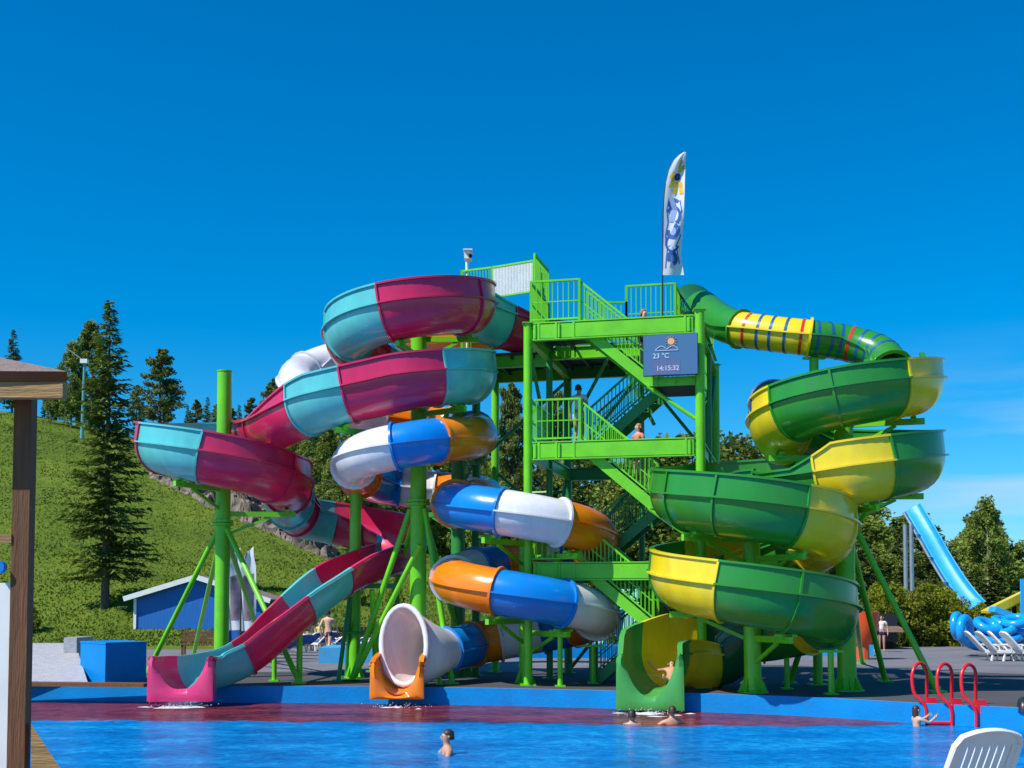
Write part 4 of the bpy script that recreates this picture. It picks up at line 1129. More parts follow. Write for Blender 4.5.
g_ = at_ground(309, 650.5); pr_ = person(g_, 'woman in a purple swimsuit standing left of the walking man', 20, 1.62, SKINL, HAIRB, 'stand', None, None); suit(pr_, 1.62, PURP)
g_ = at_ground(319, 649.5); person(g_, 'child in yellow clothes beside the blue loungers', -30, 1.25, SKINL, HAIRB, 'stand', YCLO, YCLO)
def swimmer(px, py_top, py_w, label, yaw, skin, hair, h=1.7, pose='swim', lh=False):
    p = G(px, py_w, WZ); hd = W(px, py_top, p.y).z
    return person((p.x, p.y, hd-h*.985*1.0-.0), label, yaw, h, skin, hair, pose, None, NAVY, longhair=lh)
swimmer(447, 731, 754, 'dark haired swimmer in the open blue water, face turned left', -75, SKIN, HAIRD)
swimmer(632, 711, 724, 'dark haired swimmer below the green slide exit', 170, SKIN, HAIRD, 1.6)
swimmer(672, 707, 724, 'swimmer at the right corner of the green slide exit', 195, SKIN, HAIRD, 1.6)
kid = swimmer(917, 706.5, 726, 'child with a ponytail holding the red pool ladder', 105, SKINL, HAIRD, 1.3, 'climb', True)
person(T(1.05, 1.5, 6.15), 'person in a white shirt on the middle tower landing', 150, 1.70, SKIN, HAIRD, 'stand', WCLO, WCLO)
person(T(2.75, .5, 5.02), 'person in a coral top coming down the middle flight of stairs', -60, 1.6, SKINL, HAIRB, 'stand', PCLO, NAVY)
person(T(2.9, .55, 7.93), 'person partly hidden behind the top beam of the tower', 40, 1.62, SKINL, HAIRB, 'stand', YCLO, NAVY)
person(T(2.9, 1.9, 4.7), 'child in swimwear climbing the lower flight of stairs', 150, 1.4, SKINL, HAIRD, 'stand', None, PURP)
q_ = pC[-8]; rid = person((q_.x+.1, q_.y-.55, q_.z-.66-.52), 'rider lying back and sliding feet first out of the green slide', 0, 1.5, SKIN, HAIRD, 'slide', None, NAVY); rid.rotation_euler = (-R(50), 0, R(-12))
person(G(876, 652), 'person in dark clothes in front of the small hut', 20, 1.7, SKIN, HAIRD, 'stand', NAVY, NAVY)
person(G(882, 652), 'person in a white shirt right beside the small hut', -20, 1.6, SKIN, HAIRD, 'stand', WCLO, NAVY)
b_ = G(1016, 655); person((b_.x, b_.y+.2, -.42), 'sunbather sitting up on the right hand white loungers', 60, 1.7, SKIN, HAIRD, 'sit', None, NAVY)
b_ = G(967, 646); person((b_.x, b_.y, .0), 'child standing behind the blue swim rings', 0, 1.4, SKIN, HAIRD, 'stand', None, NAVY)

# ------------------------------------------------------------------ pool ladders (three red hoops)
def hoop(px, label):
    p = G(px+8, 705.5 + (px-938)*.03); p.z = 0; yb = edgeY(p.x)
    r = root('ladder_rail', (p.x, yb, 0), label, 'pool ladder', 'red pool handrails')
    z_ = lambda py: W(px, py, yb).z
    x0 = W(px-9, 600, yb).x; x1 = W(px+9, 600, yb).x
    pts = [(x0+.22, yb-.10, -.55), (x0+.22, yb-.10, -.1), (x0+.16, yb-.09, .02), (x0+.02, yb-.02, .18), (x0-.02, yb+.0, .36), (x0+.0, yb+.05, .62), (x0+.08, yb+.1, .76), (x0+.19, yb+.16, .82), (x0+.31, yb+.22, .76), (x0+.38, yb+.3, .60), (x0+.40, yb+.38, .3), (x0+.41, yb+.42, .0)]
    P, _ = catmull([Vector(q) for q in pts], .05)
    mb = MB(); mb.tube(P, .035, 10); mb.build('rail_tube', REDM, r, True)
    mb = MB(); mb.box((x0+.34, yb-.07, -.02), (.20, .06, .28)); mb.build('mounting_plate', REDM, r)
    return r
hoop(921, 'leftmost of the three red hooped pool handrails'); hoop(946, 'middle one of the three red hooped pool handrails'); hoop(970, 'rightmost of the three red hooped pool handrails')
yb = edgeY(W(945, 600, 25.2).x)
mb = MB(); mb.tube([(W(921, 600, yb).x, yb-.13, WZ+.04), (W(966, 600, yb).x, yb-.16, WZ+.04)], .04, 8)
single(mb, 'ladder_step', REDM, 'red step bar at the waterline between the handrails', 'ladder step', smooth=True)
# dark spout at the right edge
ybs = edgeY(W(1020, 600, 24).x); xs_ = W(1018, 600, ybs).x
mb = MB(); P, _ = catmull([Vector((xs_+.1, ybs+.16, -.10)), Vector((xs_+.1, ybs+.12, .02)), Vector((xs_+.06, ybs-.02, .10)), Vector((xs_, ybs-.18, .04)), Vector((xs_-.02, ybs-.22, -.10))], .04)
mb.tube(P, .11, 12); single(mb, 'water_spout', BLKM, 'dark curved water spout on the right pool edge', 'water spout', smooth=True)

# ------------------------------------------------------------------ sun loungers
def lounger(loc, yaw, label, group, m=WPLA, cushion=None, back=1.05, tilt=58, scale=1.0):
    r = root('sun_lounger', (0, 0, 0), label, 'sun lounger', group)
    # local: lies along +Y, head end at y=0 side; seat height .32
    mb = MB()
    for x in (-.29, .29): mb.beam((x, .0, .30), (x, 1.25, .30), .05, .08)
    for k in range(9): mb.beam((-.27, .06+k*.145, .325), (.27, .06+k*.145, .325), .09, .025)
    mb.beam((-.29, 1.25, .30), (.29, 1.25, .30), .05, .08); mb.build('seat_frame', m, r)
    # backrest: rounded top plate, side rails, slats
    ca, sa = math.cos(R(tilt)), math.sin(R(tilt))
    def B(a, s_, d=0): return Vector((a, -s_*ca+d*sa, .33+s_*sa+d*ca))
    mb = MB(); L_ = .78; hw = .29; th = .035
    def outline(k):   # upper edge of head plate
        a = -1+2*k/16; return a*hw*.97, L_+.02-.07*abs(a)**2.2-.05*(abs(a) > .97)
    top_ = [outline(k) for k in range(17)]
    for d0, d1 in ((0, th),):
        rows = [[B(a, s_, d0) for a, s_ in top_], [B(a, s_, d1) for a, s_ in top_], [B(a, L_-.11, d1) for a, s_ in top_], [B(a, L_-.11, d0) for a, s_ in top_]]
        rows.append(rows[0]); loft(mb, rows)
    for x in (-hw+.035, hw-.035): mb.beam(B(x, 0, th/2), B(x, L_-.105, th/2), .07, th+.004, up=B(0, 0, 1)-B(0, 0, 0))
    nS = 7
    for k in range(nS):
        x = -hw+.095+(2*hw-.19)*k/(nS-1); mb.beam(B(x, .05, th/2), B(x, L_-.105, th/2), .036, th*.7, up=B(0, 0, 1)-B(0, 0, 0))
    mb.beam(B(-hw, .03, th/2), B(hw, .03, th/2), .06, th*1.2)
    # raised rim along sides and top
    P = [B(-hw, 0, -.005)]+[B(-hw, s_*.06*10, -.005) for s_ in (.4, .8)]+[B(a, s_, -.005) for a, s_ in top_]+[B(hw, .5, -.005), B(hw, 0, -.005)]
    mb.tube(P, .018, 6); mb.build('backrest', m, r)
    for x, y in ((-.27, .25), (.27, .25), (-.27, 1.1), (.27, 1.1)):
        mb = MB(); mb.beam((x, y, .27), (x*1.08, y+(.06 if y > 1 else -.06), 0), .06, .05); mb.build('leg', m, r)
    for x in (-.31, .31):
        mb = MB(); mb.tube([(x, -.05, .50), (x, .25, .52), (x, .42, .45), (x, .45, .32)], .022, 6); mb.build('armrest', m, r, True)
    if cushion:
        mb = MB(); mb.box((0, .65, .365), (.5, 1.15, .05)); mb.build('cushion', cushion, r)
        mb = MB(); mb.beam(B(0, .08, -.03), B(0, L_-.05, -.03), .5, .04, up=B(0, 0, -1)-B(0, 0, 0)); mb.build('back_cushion', cushion, r)
    r.location = loc; r.rotation_euler = (0, 0, R(yaw)); r.scale = (scale,)*3
    return r
# foreground
yL = 9.6; tp_ = W(985, 728, yL)
lounger((tp_.x-.12, yL-.1+.30, 0), -162+180+0, 'white plastic lounger back with vertical slots in the near right corner', None, scale=1.03, tilt=62)
lw = lounger(G(983, 660.5), -96, 'white plastic lounger, leftmost of the sunbathing row on the right', 'white loungers on the right terrace', scale=1.15, tilt=48)
for px, py, yw, lb in ((994, 661, -90, 'white plastic lounger, second from the left in the right terrace row'), (1006, 660.5, -101, 'white plastic lounger, third from the left in the right terrace row'), (1019, 661.5, -88, 'white plastic lounger at the right edge beside the sunbather'), (1002, 655, -94, 'white plastic lounger, rearmost behind the right terrace row')):
    c_ = copy_tree(lw); c_.location = G(px, py); c_.rotation_euler.z = R(yw); c_['label'] = lb
lb0 = lounger(G(272, 662), 60, 'blue cushioned lounger nearest the chute', 'blue and white loungers behind the chute', cushion=BCUSH, scale=1.1, tilt=35)
names_ = ['second', 'third', 'fourth', 'fifth', 'sixth', 'seventh', 'eighth', 'ninth', 'tenth']
for k, (px, py) in enumerate(((284, 658.5), (296, 655.5), (306, 652.5), (324, 651), (340, 650.5), (372, 650), (384, 650), (398, 650))):
    c_ = copy_tree(lb0); c_.location = G(px, py); c_.rotation_euler.z = R(60+random.uniform(-12, 12)); c_['label'] = 'blue cushioned lounger, %s from the left in the row behind the chute' % names_[k]

# ------------------------------------------------------------------ left foreground shelter
r = root('timber_shelter', (W(22, 600, 8.6).x, 8.6, 0), 'brown timber shelter corner with post, roof edge and white notice panel', 'shelter')
xp0, xp1 = W(8.5, 600, 8.6).x, W(26, 600, 8.6).x; zt_ = W(20, 396, 8.6).z
mb = MB(); mb.box(((xp0+xp1)/2, 8.68, zt_/2), (xp1-xp0, .11, zt_)); mb.build('post', WOOD, r)
xe = W(62, 600, 8.55).x; ze = W(60, 393, 8.55).z
mb = MB(); mb.beam((-9, 8.40, W(20, 390, 8.4).z), (W(65, 390, 8.4).x, 8.40, W(20, 390, 8.4).z), .09, .118); mb.build('beam', WOODY, r)
c0 = W(67, 381.5, 8.35); c0b = Vector((c0.x, c0.y, W(67, 372, 8.35).z)); f0 = Vector((-9.0, 8.2, c0.z)); f0b = Vector((-9.0, 8.2, c0b.z)); g0 = Vector((-9.0, 10.6, c0.z)); g0b = Vector((-9.0, 10.6, c0b.z)); hipt = W(-60, 345, 9.0); hipt2 = Vector((-9, hipt.y, hipt.z))
mb = MB(); mb.add([f0, c0, g0, f0b, c0b, g0b], [(0,1,4,3), (1,2,5,4), (0,2,1), (0,3,5,2)])
mb.build('fascia', FASC, r)
u3 = Vector((0, 0, .004))
mb = MB(); mb.add([f0b+u3, c0b+u3, g0b+u3, hipt, hipt2], [(0,1,3,4), (1,2,3), (2,4,3), (0,4,2)])
mb.build('roof', SHING, r)
mb = MB(); mb.box((W(-30, 600, 8.6).x, 8.66, .95), (W(9.5, 600, 8.6).x-W(-70, 600, 8.6).x, .03, W(0, 545, 8.6).z-.0)); pn = mb.build('notice_panel', WPAINT, r); ORG[pn.name] = ORG[r.name]
mb = MB(); cpz = W(-1, 567, 8.6); mb.tube([cpz+Vector((0, .04, 0)), cpz+Vector((0, -.02, 0))], .042, 20); mb.build('round_badge', BLUE, pn)
mb = MB(); mb.beam((W(-60, 600, 8.6).x, 8.64, W(0, 538, 8.6).z), (W(9, 600, 8.6).x, 8.64, W(0, 538, 8.6).z), .05, .06); mb.build('handrail', WOODY, r)
mb = MB(); mb.add([W(31, 724, 8.55), W(31, 790, 8.55), W(75, 790, 8.55), W(31, 724, 8.7), W(31, 790, 8.7), W(75, 790, 8.7)], [(0,1,2), (3,5,4), (0,2,5,3), (0,3,4,1), (1,4,5,2)]); mb.build('corner_brace', WOODY, r)

# ------------------------------------------------------------------ left: ramp, blue box, shed, bench
y0 = 31.4
rmp = root('steel_ramp', G(60, 682), 'grey chequer plate ramp sloping up beside the blue block', 'ramp')
def Q(px, py, Y): return W(px, py, Y)
mb = MB(); a = [Q(-60, 683, 32.0), Q(88, 683, 32.0), Q(79, 655, 34.6), Q(-60, 655, 34.6)]
mb.add(a+[Vector((p.x, p.y, 0)) for p in a], [(0,1,2,3), (0,4,5,1), (1,5,6,2), (2,6,7,3)]); mb.build('tread_plate', LGREY, rmp)
mb = MB(); a = [Q(-60, 655, 34.61), Q(79, 655, 34.61), Q(77, 643, 36.5), Q(-60, 643, 36.5)]
mb.add(a+[Vector((p.x, p.y, 0)) for p in a], [(0,1,2,3), (0,4,5,1), (1,5,6,2), (2,6,7,3)]); mb.build('upper_plate', LGREY, rmp)
mb = MB(); a = Q(72, 637, 35.5); b_ = Q(80, 637, 35.5); mb.box(((a.x+b_.x)/2+.05, 35.6, a.z/2), (.36, 1.4, a.z)); mb.build('end_post', LGREY, rmp)
# block
bx_ = root('concrete_block', G(112, 682), 'blue painted concrete block with a corner towards the pool', 'block')
f0 = [Q(80, 681, 33.6), Q(105, 683, 32.2), Q(146, 681, 33.2)]; f0 = [Vector((p.x, p.y, 0)) for p in f0]
f0.append(f0[0]+f0[2]-f0[1]); zt_ = Q(105, 644.5, 32.2).z
mb = MB(); mb.add(f0+[p+Vector((0, 0, zt_)) for p in f0], [(0,1,5,4), (1,2,6,5), (2,3,7,6), (3,0,4,7), (4,5,6,7)]); mb.build('block_body', BCONC, bx_)
mb = MB(); c4 = sum(f0, Vector())/4
mb.add([c4+(p-c4)*1.02+Vector((0, 0, zt_+.003)) for p in f0]+[c4+(p-c4)*1.02+Vector((0, 0, zt_+.05)) for p in f0], [(0,1,5,4), (1,2,6,5), (2,3,7,6), (3,0,4,7), (4,5,6,7), (3,2,1,0)]); mb.build('coping', BCONC, bx_)
# shed
s0 = hillpt(136, 629); s1 = hillpt(238, 640)
sh_ = root('blue_shed', (s0.x, s0.y, 0), 'blue boarded shed with a white roof edge on the grass slope', 'shed')
Ys_ = s0.y; xa = W(135, 600, Ys_).x; xb = W(262, 600, Ys_).x; xm = W(197, 600, Ys_).x
za = W(135, 598, Ys_).z; zm_ = W(197, 579, Ys_).z; zb_ = W(262, 600, Ys_).z; D_ = 5.0
mb = MB(); pr0 = [(xa, -1), (xb, -1), (xb, zb_), (xm, zm_), (xa, za)]
mb.add([(x, Ys_, z) for x, z in pr0]+[(x, Ys_+D_, z) for x, z in pr0], [(0,1,2,3,4), (9,8,7,6,5), (0,5,6,1), (1,6,7,2), (4,9,5,0)]); mb.build('wall', BPAINT, sh_)
mb = MB(); ov = .35
for (x0_, z0_), (x1_, z1_) in (((xa-.5, za-.12), (xm, zm_+.03)), ((xm, zm_+.03), (xb+.5, zb_-.12))):
    mb.add([(x0_, Ys_-ov, z0_+.06), (x1_, Ys_-ov, z1_+.06), (x1_, Ys_+D_+ov, z1_+.06), (x0_, Ys_+D_+ov, z0_+.06), (x0_, Ys_-ov, z0_+.16), (x1_, Ys_-ov, z1_+.16), (x1_, Ys_+D_+ov, z1_+.16), (x0_, Ys_+D_+ov, z0_+.16)], [(3,2,1,0), (4,5,6,7), (0,1,5,4), (2,3,7,6), (1,2,6,5), (0,4,7,3)])
rf = mb.build('roof', SHING, sh_); ORG[rf.name] = ORG[sh_.name]
mb = MB(); mb.beam((xa-.5, Ys_-ov-.02, za-.05), (xm, Ys_-ov-.02, zm_+.10), .03, .26); mb.beam((xm, Ys_-ov-.02, zm_+.10), (xb+.5, Ys_-ov-.02, zb_-.05), .03, .26); mb.build('bargeboard', WPAINT, rf)
mb = MB(); mb.box((xa+.02, Ys_-.04, za/2-.2), (.14, .06, za+.4)); mb.build('corner_board', WPAINT, sh_)
# bench
bp_ = G(200, 655); bn = root('park_bench', bp_, 'brown wooden bench at the foot of the grass slope', 'bench')
mb = MB()
for k in range(3): mb.box(bp_+Vector((0, .15*k-.15, .44)), (1.6, .12, .04))
mb.build('seat', WOOD, bn); mb = MB()
for k in range(3): mb.box(bp_+Vector((0, .28+.02*k, .6+.15*k)), (1.6, .04, .12))
mb.build('backrest', WOOD, bn)
for x in (-.7, .7): mb = MB(); mb.box(bp_+Vector((x, -.12, .21)), (.08, .08, .42)); mb.box(bp_+Vector((x, .3, .45)), (.08, .06, .9)); mb.build('leg', WOOD, bn)
# feather flags by the shed
FLR = mat('flag_photo_print', (.30, .22, .30), rough=.7, var=.5, scale=2.5, trans=.3)
def ground_flag(px, Y, label):
    x = W(px, 600, Y).x; c_ = root('feather_flag', (x, Y, 0), label, 'flag', 'feather flags')
    mb = MB(); mb.tube([(x, Y, 0), (x, Y, 2.6), (x+.02, Y, 3.3), (x+.18, Y, 3.9)], .03, 8); mb.build('flag_pole', BLKM, c_, True)
    mb = MB(); rows = []; rows2 = []
    for j in range(20):
        k = j/19; z = .6+3.3*k; wd = .52; x0_ = x+(.0 if k < .75 else .18*((k-.75)/.25)**2)
        rows.append([Vector((x0_+(wd if k < .8 else wd*(1-.5*(k-.8)/.2))*i/6, Y+.08*math.sin(i*.9+j*.3), z+.2*k*i/6)) for i in range(7)])
    loft(mb, rows); mb.build('flag_sail', FLW, c_, True)
    mb = MB(); loft(mb, [[v+Vector((0, -.012, 0)) for v in r_[1:6]] for r_ in rows[5:15]]); mb.build('flag_print', FLR, c_, True)
    mb = MB(); loft(mb, [[v+Vector((0, -.012, 0)) for v in r_] for r_ in rows[0:4]]); mb.build('flag_print', FLB, c_, True)
ground_flag(228, 45, 'left one of two printed feather flags beside the blue shed'); ground_flag(241, 44, 'right one of two printed feather flags beside the blue shed')
# low blue kids pool behind and dark fence
mb = MB(); mb.box((W(384, 600, 45).x, 45, .28), (4.2, 3, .56)); single(mb, 'raised_pool', LBCONC, 'low pale blue raised pool beyond the chute', 'raised pool')
mb = MB()
for k in range(26): mb.box((W(330, 600, 60).x+k*.36, 60, .5), (.32, .04, 1.0))
for z in (.2, .8): mb.box((W(330, 600, 60).x+4.5, 60.06, z), (9.4, .05, .08))
single(mb, 'board_fence', FASC, 'dark low board fence along the foot of the slope', 'fence')
# kids area behind the tower
mb = MB(); mb.box((W(570, 600, 50).x, 50, .22), (12, 4, .44)); single(mb, 'raised_pool', BCONC, 'wide blue edged paddling pool behind the tower', 'raised pool', 'blue paddling pools')
mb = MB(); mb.box((W(775, 600, 52).x, 52, .22), (7, 4, .44)); single(mb, 'raised_pool', SKYB, 'blue edged paddling pool seen under the green spiral', 'raised pool', 'blue paddling pools')
def kids_slide(px, Y, m, label, w_=1.0, h_=2.2, run=3.0, lean=0):
    x = W(px, 600, Y).x; c_ = root('childrens_slide', (x, Y, 0), label, 'childrens slide', 'small slides behind the tower')
    mb = MB(); rows = []
    for j in range(12):
        k = j/11; z = .45+h_*(1-k)**1.5*1.0; y = Y+1.5-run*k; xx = x+lean*k
        rows.append([Vector((xx-w_/2-.05, y, z+.3)), Vector((xx-w_/2, y, z+.3)), Vector((xx-w_/2+.03, y, z+.02)), Vector((xx, y, z)), Vector((xx+w_/2-.03, y, z+.02)), Vector((xx+w_/2, y, z+.3)), Vector((xx+w_/2+.05, y, z+.3)), Vector((xx+w_/2+.04, y, z-.06)), Vector((xx-w_/2-.04, y, z-.06))])
    loft(mb, rows, True); mb.build('chute', m, c_, True, )
    for s_ in (-.4, .4): mb = MB(); mb.tube([(x+s_, Y+1.4, 0), (x+s_, Y+1.4, h_+.4)], .05, 8); mb.build('post', GALV, c_)
MINT = gel('mint_gelcoat', (.25, .62, .50))
kids_slide(541, 51, YELW, 'small yellow childrens slide behind the tower', 1.0, 1.2); kids_slide(553, 52, WHIT, 'small white childrens slide next to the yellow one', .8, 1.5)
kids_slide(577, 52.5, WHIT, 'wider white childrens slide behind the tower', 1.3, 1.6, lean=-.8); kids_slide(603, 53, MINT, 'mint green childrens slide behind the tower, left one', 1.4, 1.7, lean=-.8); kids_slide(628, 54, MINT, 'mint green childrens slide nearest the tower stair, right one', 1.3, 2.3)

# ------------------------------------------------------------------ right background
hp = G(893, 651); hr_ = root('service_hut', (hp.x, hp.y+3, 0), 'small dark hut with a brown tiled hipped roof', 'hut')
Yh = 58.0; xA, xB = W(879, 600, Yh).x, W(899, 600, Yh).x; zE = W(880, 632, Yh).z; zR = W(876, 612, Yh).z
mb = MB(); mb.box(((xA+xB)/2-.3, Yh+1.6, zE/2), (xB-xA+.2, 2.6, zE-.01)); mb.build('wall', FASC, hr_)
mb = MB(); xm_ = W(868, 600, Yh).x
mb.add([(xA-2.2, Yh-.3, zE), (xB+.4, Yh-.3, zE), (xB+.4, Yh+3.6, zE), (xA-2.2, Yh+3.6, zE), (xm_-.6, Yh+1.6, zR), (xm_+.6, Yh+1.6, zR)], [(0,1,5,4), (1,2,5), (2,3,4,5), (3,0,4), (3,2,1,0)]); mb.build('roof', ROOFB, hr_)
mb = MB(); mb.box(((xA+xB)/2, Yh+.28, 1.0), (.9, .06, 1.3)); mb.build('counter_opening', BLKM, hr_)
# orange bowl ride
ob = root('water_bowl', (W(862, 600, 47).x, 47, 0), 'orange round water bowl on a stand near the small hut', 'water bowl'); xo = W(862, 600, 47).x
mb = MB(); rows = []
for rr, z in ((.3, .55), (.48, .8), (.58, 1.3), (.64, 1.78), (.58, 1.76), (.52, 1.3), (.42, .9), (.1, .8)):
    zz = z+.0; rows.append([Vector((xo+rr*math.cos(k*PI/12), 47+rr*math.sin(k*PI/12), zz)) for k in range(24)])
loft(mb, rows, True); mb.build('bowl', ORNP, ob, True)
mb = MB(); mb.tube([(xo, 47, 0), (xo, 47, .6)], .25, 12); mb.build('stand', ORNP, ob)
# blue straight slide on steel masts
bs = root('drop_slide', W(912, 600, 70)*1.0, 'long sky blue straight slide descending to the right on grey masts', 'water slide')
ks = [W(912, 508, 72), W(925, 530, 71), W(942, 560, 70), (W(958, 585, 69)), W(970, 600, 68.3), W(976, 606, 67.8)]
P_, _ = catmull(ks, .5); frs = frames([p for p in P_])
mb = MB(); rows = []
for p in P_:
    X = Vector((1, .35, 0)).normalized()
    k = Vector((.86, 0, .51))
    rows.append([p-k*.43+Vector((0, -.32, .0)), p-k*.41, p-k*.3+Vector((0, .10, 0)), p+k*.3+Vector((0, .10, 0)), p+k*.41, p+k*.43+Vector((0, -.32, 0)), p+k*.50+Vector((0, -.32, 0)), p+k*.48+Vector((0, .06, 0)), p+k*.3+Vector((0, .18, 0)), p-k*.3+Vector((0, .18, 0)), p-k*.48+Vector((0, .06, 0)), p-k*.50+Vector((0, -.32, 0))])
loft(mb, rows, True); mb.build('chute', SKYB, bs, True, 50)
mb = MB()
for j in range(len(P_)//4, len(P_)-1, max(1, len(P_)//4)):
    p = P_[j]; k = Vector((.86, 0, .51)); mb.beam(p-k*.54+Vector((0, -.15, 0)), p-k*.49+Vector((0, -.15, 0)), .06, .6, up=(0, 1, 0)); mb.beam(p+k*.49+Vector((0, -.15, 0)), p+k*.54+Vector((0, -.15, 0)), .06, .6, up=(0, 1, 0))
mb.build('joint_flange', SKYB, bs)
mb = MB(); mb.tube([p+Vector((-.36, .3, -.24)) for p in P_[:len(P_)*3//4]], .10, 8); mb.build('carrier_pipe', GALV, bs)
for px in (909, 915):
    mb = MB(); x = W(px, 600, 71).x; mb.tube([(x, 71.5, 0), (x, 71.5, W(px, 524, 71).z)], .13, 12); mb.build('mast', GALV, bs, True)
# swim rings
def ringmesh(c, nrm, Rr, rr, name, m, label, group, parent=None):
    nrm = Vector(nrm).normalized(); a = nrm.cross(Vector((0, 0, 1)))
    if a.length < .1: a = Vector((1, 0, 0))
    a.normalize(); b = nrm.cross(a); c = Vector(c)
    mb = MB(); mb.tube([c+(a*math.cos(2*PI*k/28)+b*math.sin(2*PI*k/28))*Rr for k in range(28)], rr, 12, closed=True)
    return single(mb, name, m, label, 'swim ring', group, True)
grp = 'blue inflatable swim rings'
ringmesh(W(957.5, 626, 50), (1.3, -1, .1), .42, .17, 'swim_ring', BTUBE, 'upright blue swim ring hanging left, behind another', grp)
ringmesh(W(965, 630, 49), (1.1, -1, .0), .46, .17, 'swim_ring', BTUBE, 'upright blue swim ring hanging right, in front of another', grp)
rings = [(976, 643, 'flat blue swim ring lying lowest at the left foot of the pile'), (990, 640, 'blue swim ring lying low in the middle of the pile'), (992, 632, 'blue swim ring leaning on the left front of the pile'), (1006, 636, 'blue swim ring at the lower right of the pile'), (1001, 629, 'blue swim ring in the middle layer of the pile'), (1014, 630, 'blue swim ring at the right edge of the pile'), (1006, 623, 'blue swim ring lying second from the top of the pile'), (1016, 621, 'blue swim ring on top of the pile'), (988, 626, 'blue swim ring at the upper left of the pile')]
for k, (px, py, lb) in enumerate(rings):
    rn = random.Random(k); ringmesh(W(px, py, 50.5+rn.uniform(-.6, .6)), (rn.uniform(-.3, .3), rn.uniform(-.5, -.1), 1), .44, .18, 'swim_ring', BTUBE, lb, grp)
# yellow and blue slide behind the rings
ys = root('wide_slide', W(1010, 600, 56), 'yellow slide with a blue foot rising to the right edge', 'water slide')
mb = MB(); a, b_ = W(990, 612, 56), W(1045, 585, 57); mb.beam(a, b_, 1.2, .12); mb.beam(a+Vector((0, -.6, .1)), b_+Vector((0, -.6, .1)), .1, .35); mb.build('chute', YELW, ys)
mb = MB(); mb.beam(W(992, 609, 55), W(1014, 618, 55), .8, .25); mb.build('chute_foot', SKYB, ys)
for px in (1014, 1034): mb = MB(); x = W(px, 600, 56).x; mb.tube([(x, 56, 0), (x, 56, W(px, 604, 56).z)], .1, 10); mb.build('post', FASC, ys)
mb = MB(); mb.box((W(1030, 600, 56).x, 55.3, 1.6), (1.4, .1, 3.2)); mb.build('side_panel', SKYB, ys)

# ------------------------------------------------------------------ trees
def clump(mb, c, r, n, rng, s, flat=1.0):
    for _ in range(n):
        d = Vector((rng.gauss(0, 1), rng.gauss(0, 1), rng.gauss(0, 1)*flat)); d = d/(d.length+1e-6)*r*rng.random()**.4
        p = c+d; a = Vector((rng.gauss(0, 1), rng.gauss(0, 1), rng.gauss(0, .7))).normalized(); b = a.cross(Vector((rng.gauss(0, 1), rng.gauss(0, 1), rng.gauss(0, 1)))).normalized()
        q = s*rng.uniform(.6, 1.3)
        mb.add([p-a*q*.5-b*q*.28, p+a*q*.5-b*q*.28, p+a*q*.2+b*q*.45], [(0,1,2)]) if rng.random() < .5 else mb.add([p-a*q*.5, p+b*q*.3, p+a*q*.5, p-b*q*.3], [(0,1,2,3)])
def spruce(h, rad, seed, dens=1.0, base=.08, needle=.30):
    rng = random.Random(seed); mb = MB(); tm = MB()
    tm.tube([(0, 0, -.4), (0, 0, h*.5), (0, 0, h*.97)], [h*.014, h*.008, .02], 8)
    nb = int(h*15*dens)
    for i in range(nb):
        k = (i+rng.random())/nb; z = h*(base+(1-base)*k)*.985
        L_ = rad*((1-k)**.85)*rng.uniform(.65, 1.12)*(1 if k > .08 else .8)+.12
        a = rng.uniform(0, 2*PI); d = Vector((math.cos(a), math.sin(a), 0)); dr = .38-.55*k
        n = max(3, int(L_/.16))
        if i % 3 == 0: tm.tube([(0, 0, z), tuple(d*L_*.8+Vector((0, 0, z-dr*L_*.55)))], [.035, .01], 4)
        for j in range(n):
            t = (j+.6)/n; p = d*(L_*t)+Vector((0, 0, z-dr*L_*t*.8+.16*L_*t*t))
            wd = .30*(1-t*.6)*min(1, L_/1.2)+.06
            for _ in range(3):
                sd = Vector((-d.y, d.x, 0))*rng.uniform(-wd, wd)*1.3; q = needle*rng.uniform(.6, 1.2)*(.6+.4*min(1, L_))
                e = (d*rng.uniform(.3, 1)+sd.normalized()*.6 if sd.length > .01 else d)+Vector((0, 0, rng.uniform(-.6, .05))); e.normalize()
                f = e.cross(Vector((rng.gauss(0, .5), rng.gauss(0, .5), 1))).normalized(); pp_ = p+sd
                mb.add([pp_-f*q*.22, pp_+e*q, pp_+f*q*.22+Vector((0, 0, -.05))], [(0,1,2)])
    return mb, tm
def pine(h, rad, seed, dens=1.0, low=.45, leaf=.32):
    rng = random.Random(seed); mb = MB(); tm = MB(); ben = rng.uniform(-.3, .3)
    tm.tube([(0, 0, -.4), (ben*.5, 0, h*.5), (ben, 0, h*.95)], [h*.016, h*.011, .03], 8)
    nb = int(26*dens)
    for i in range(nb):
        k = (i+rng.random())/nb; z = h*(low+(1-low)*k*.96); L_ = rad*(1-k**2.2*.75)*rng.uniform(.45, 1.05)*(.75 if k < .12 else 1)
        a = rng.uniform(0, 2*PI); d = Vector((math.cos(a), math.sin(a), .25)); tip = d*L_+Vector((ben*.8, 0, z))
        tm.tube([(ben*.8, 0, z-.3), tuple(tip)], [.05, .015], 4)
        for t in (.5, .75, 1.0):
            clump(mb, Vector((ben*.8, 0, z))+d*L_*t+Vector((0, 0, .1)), .32+.30*L_*.5, int(26*dens), rng, leaf, .5)
    clump(mb, Vector((ben, 0, h*.96)), .5, 40, rng, leaf)
    return mb, tm
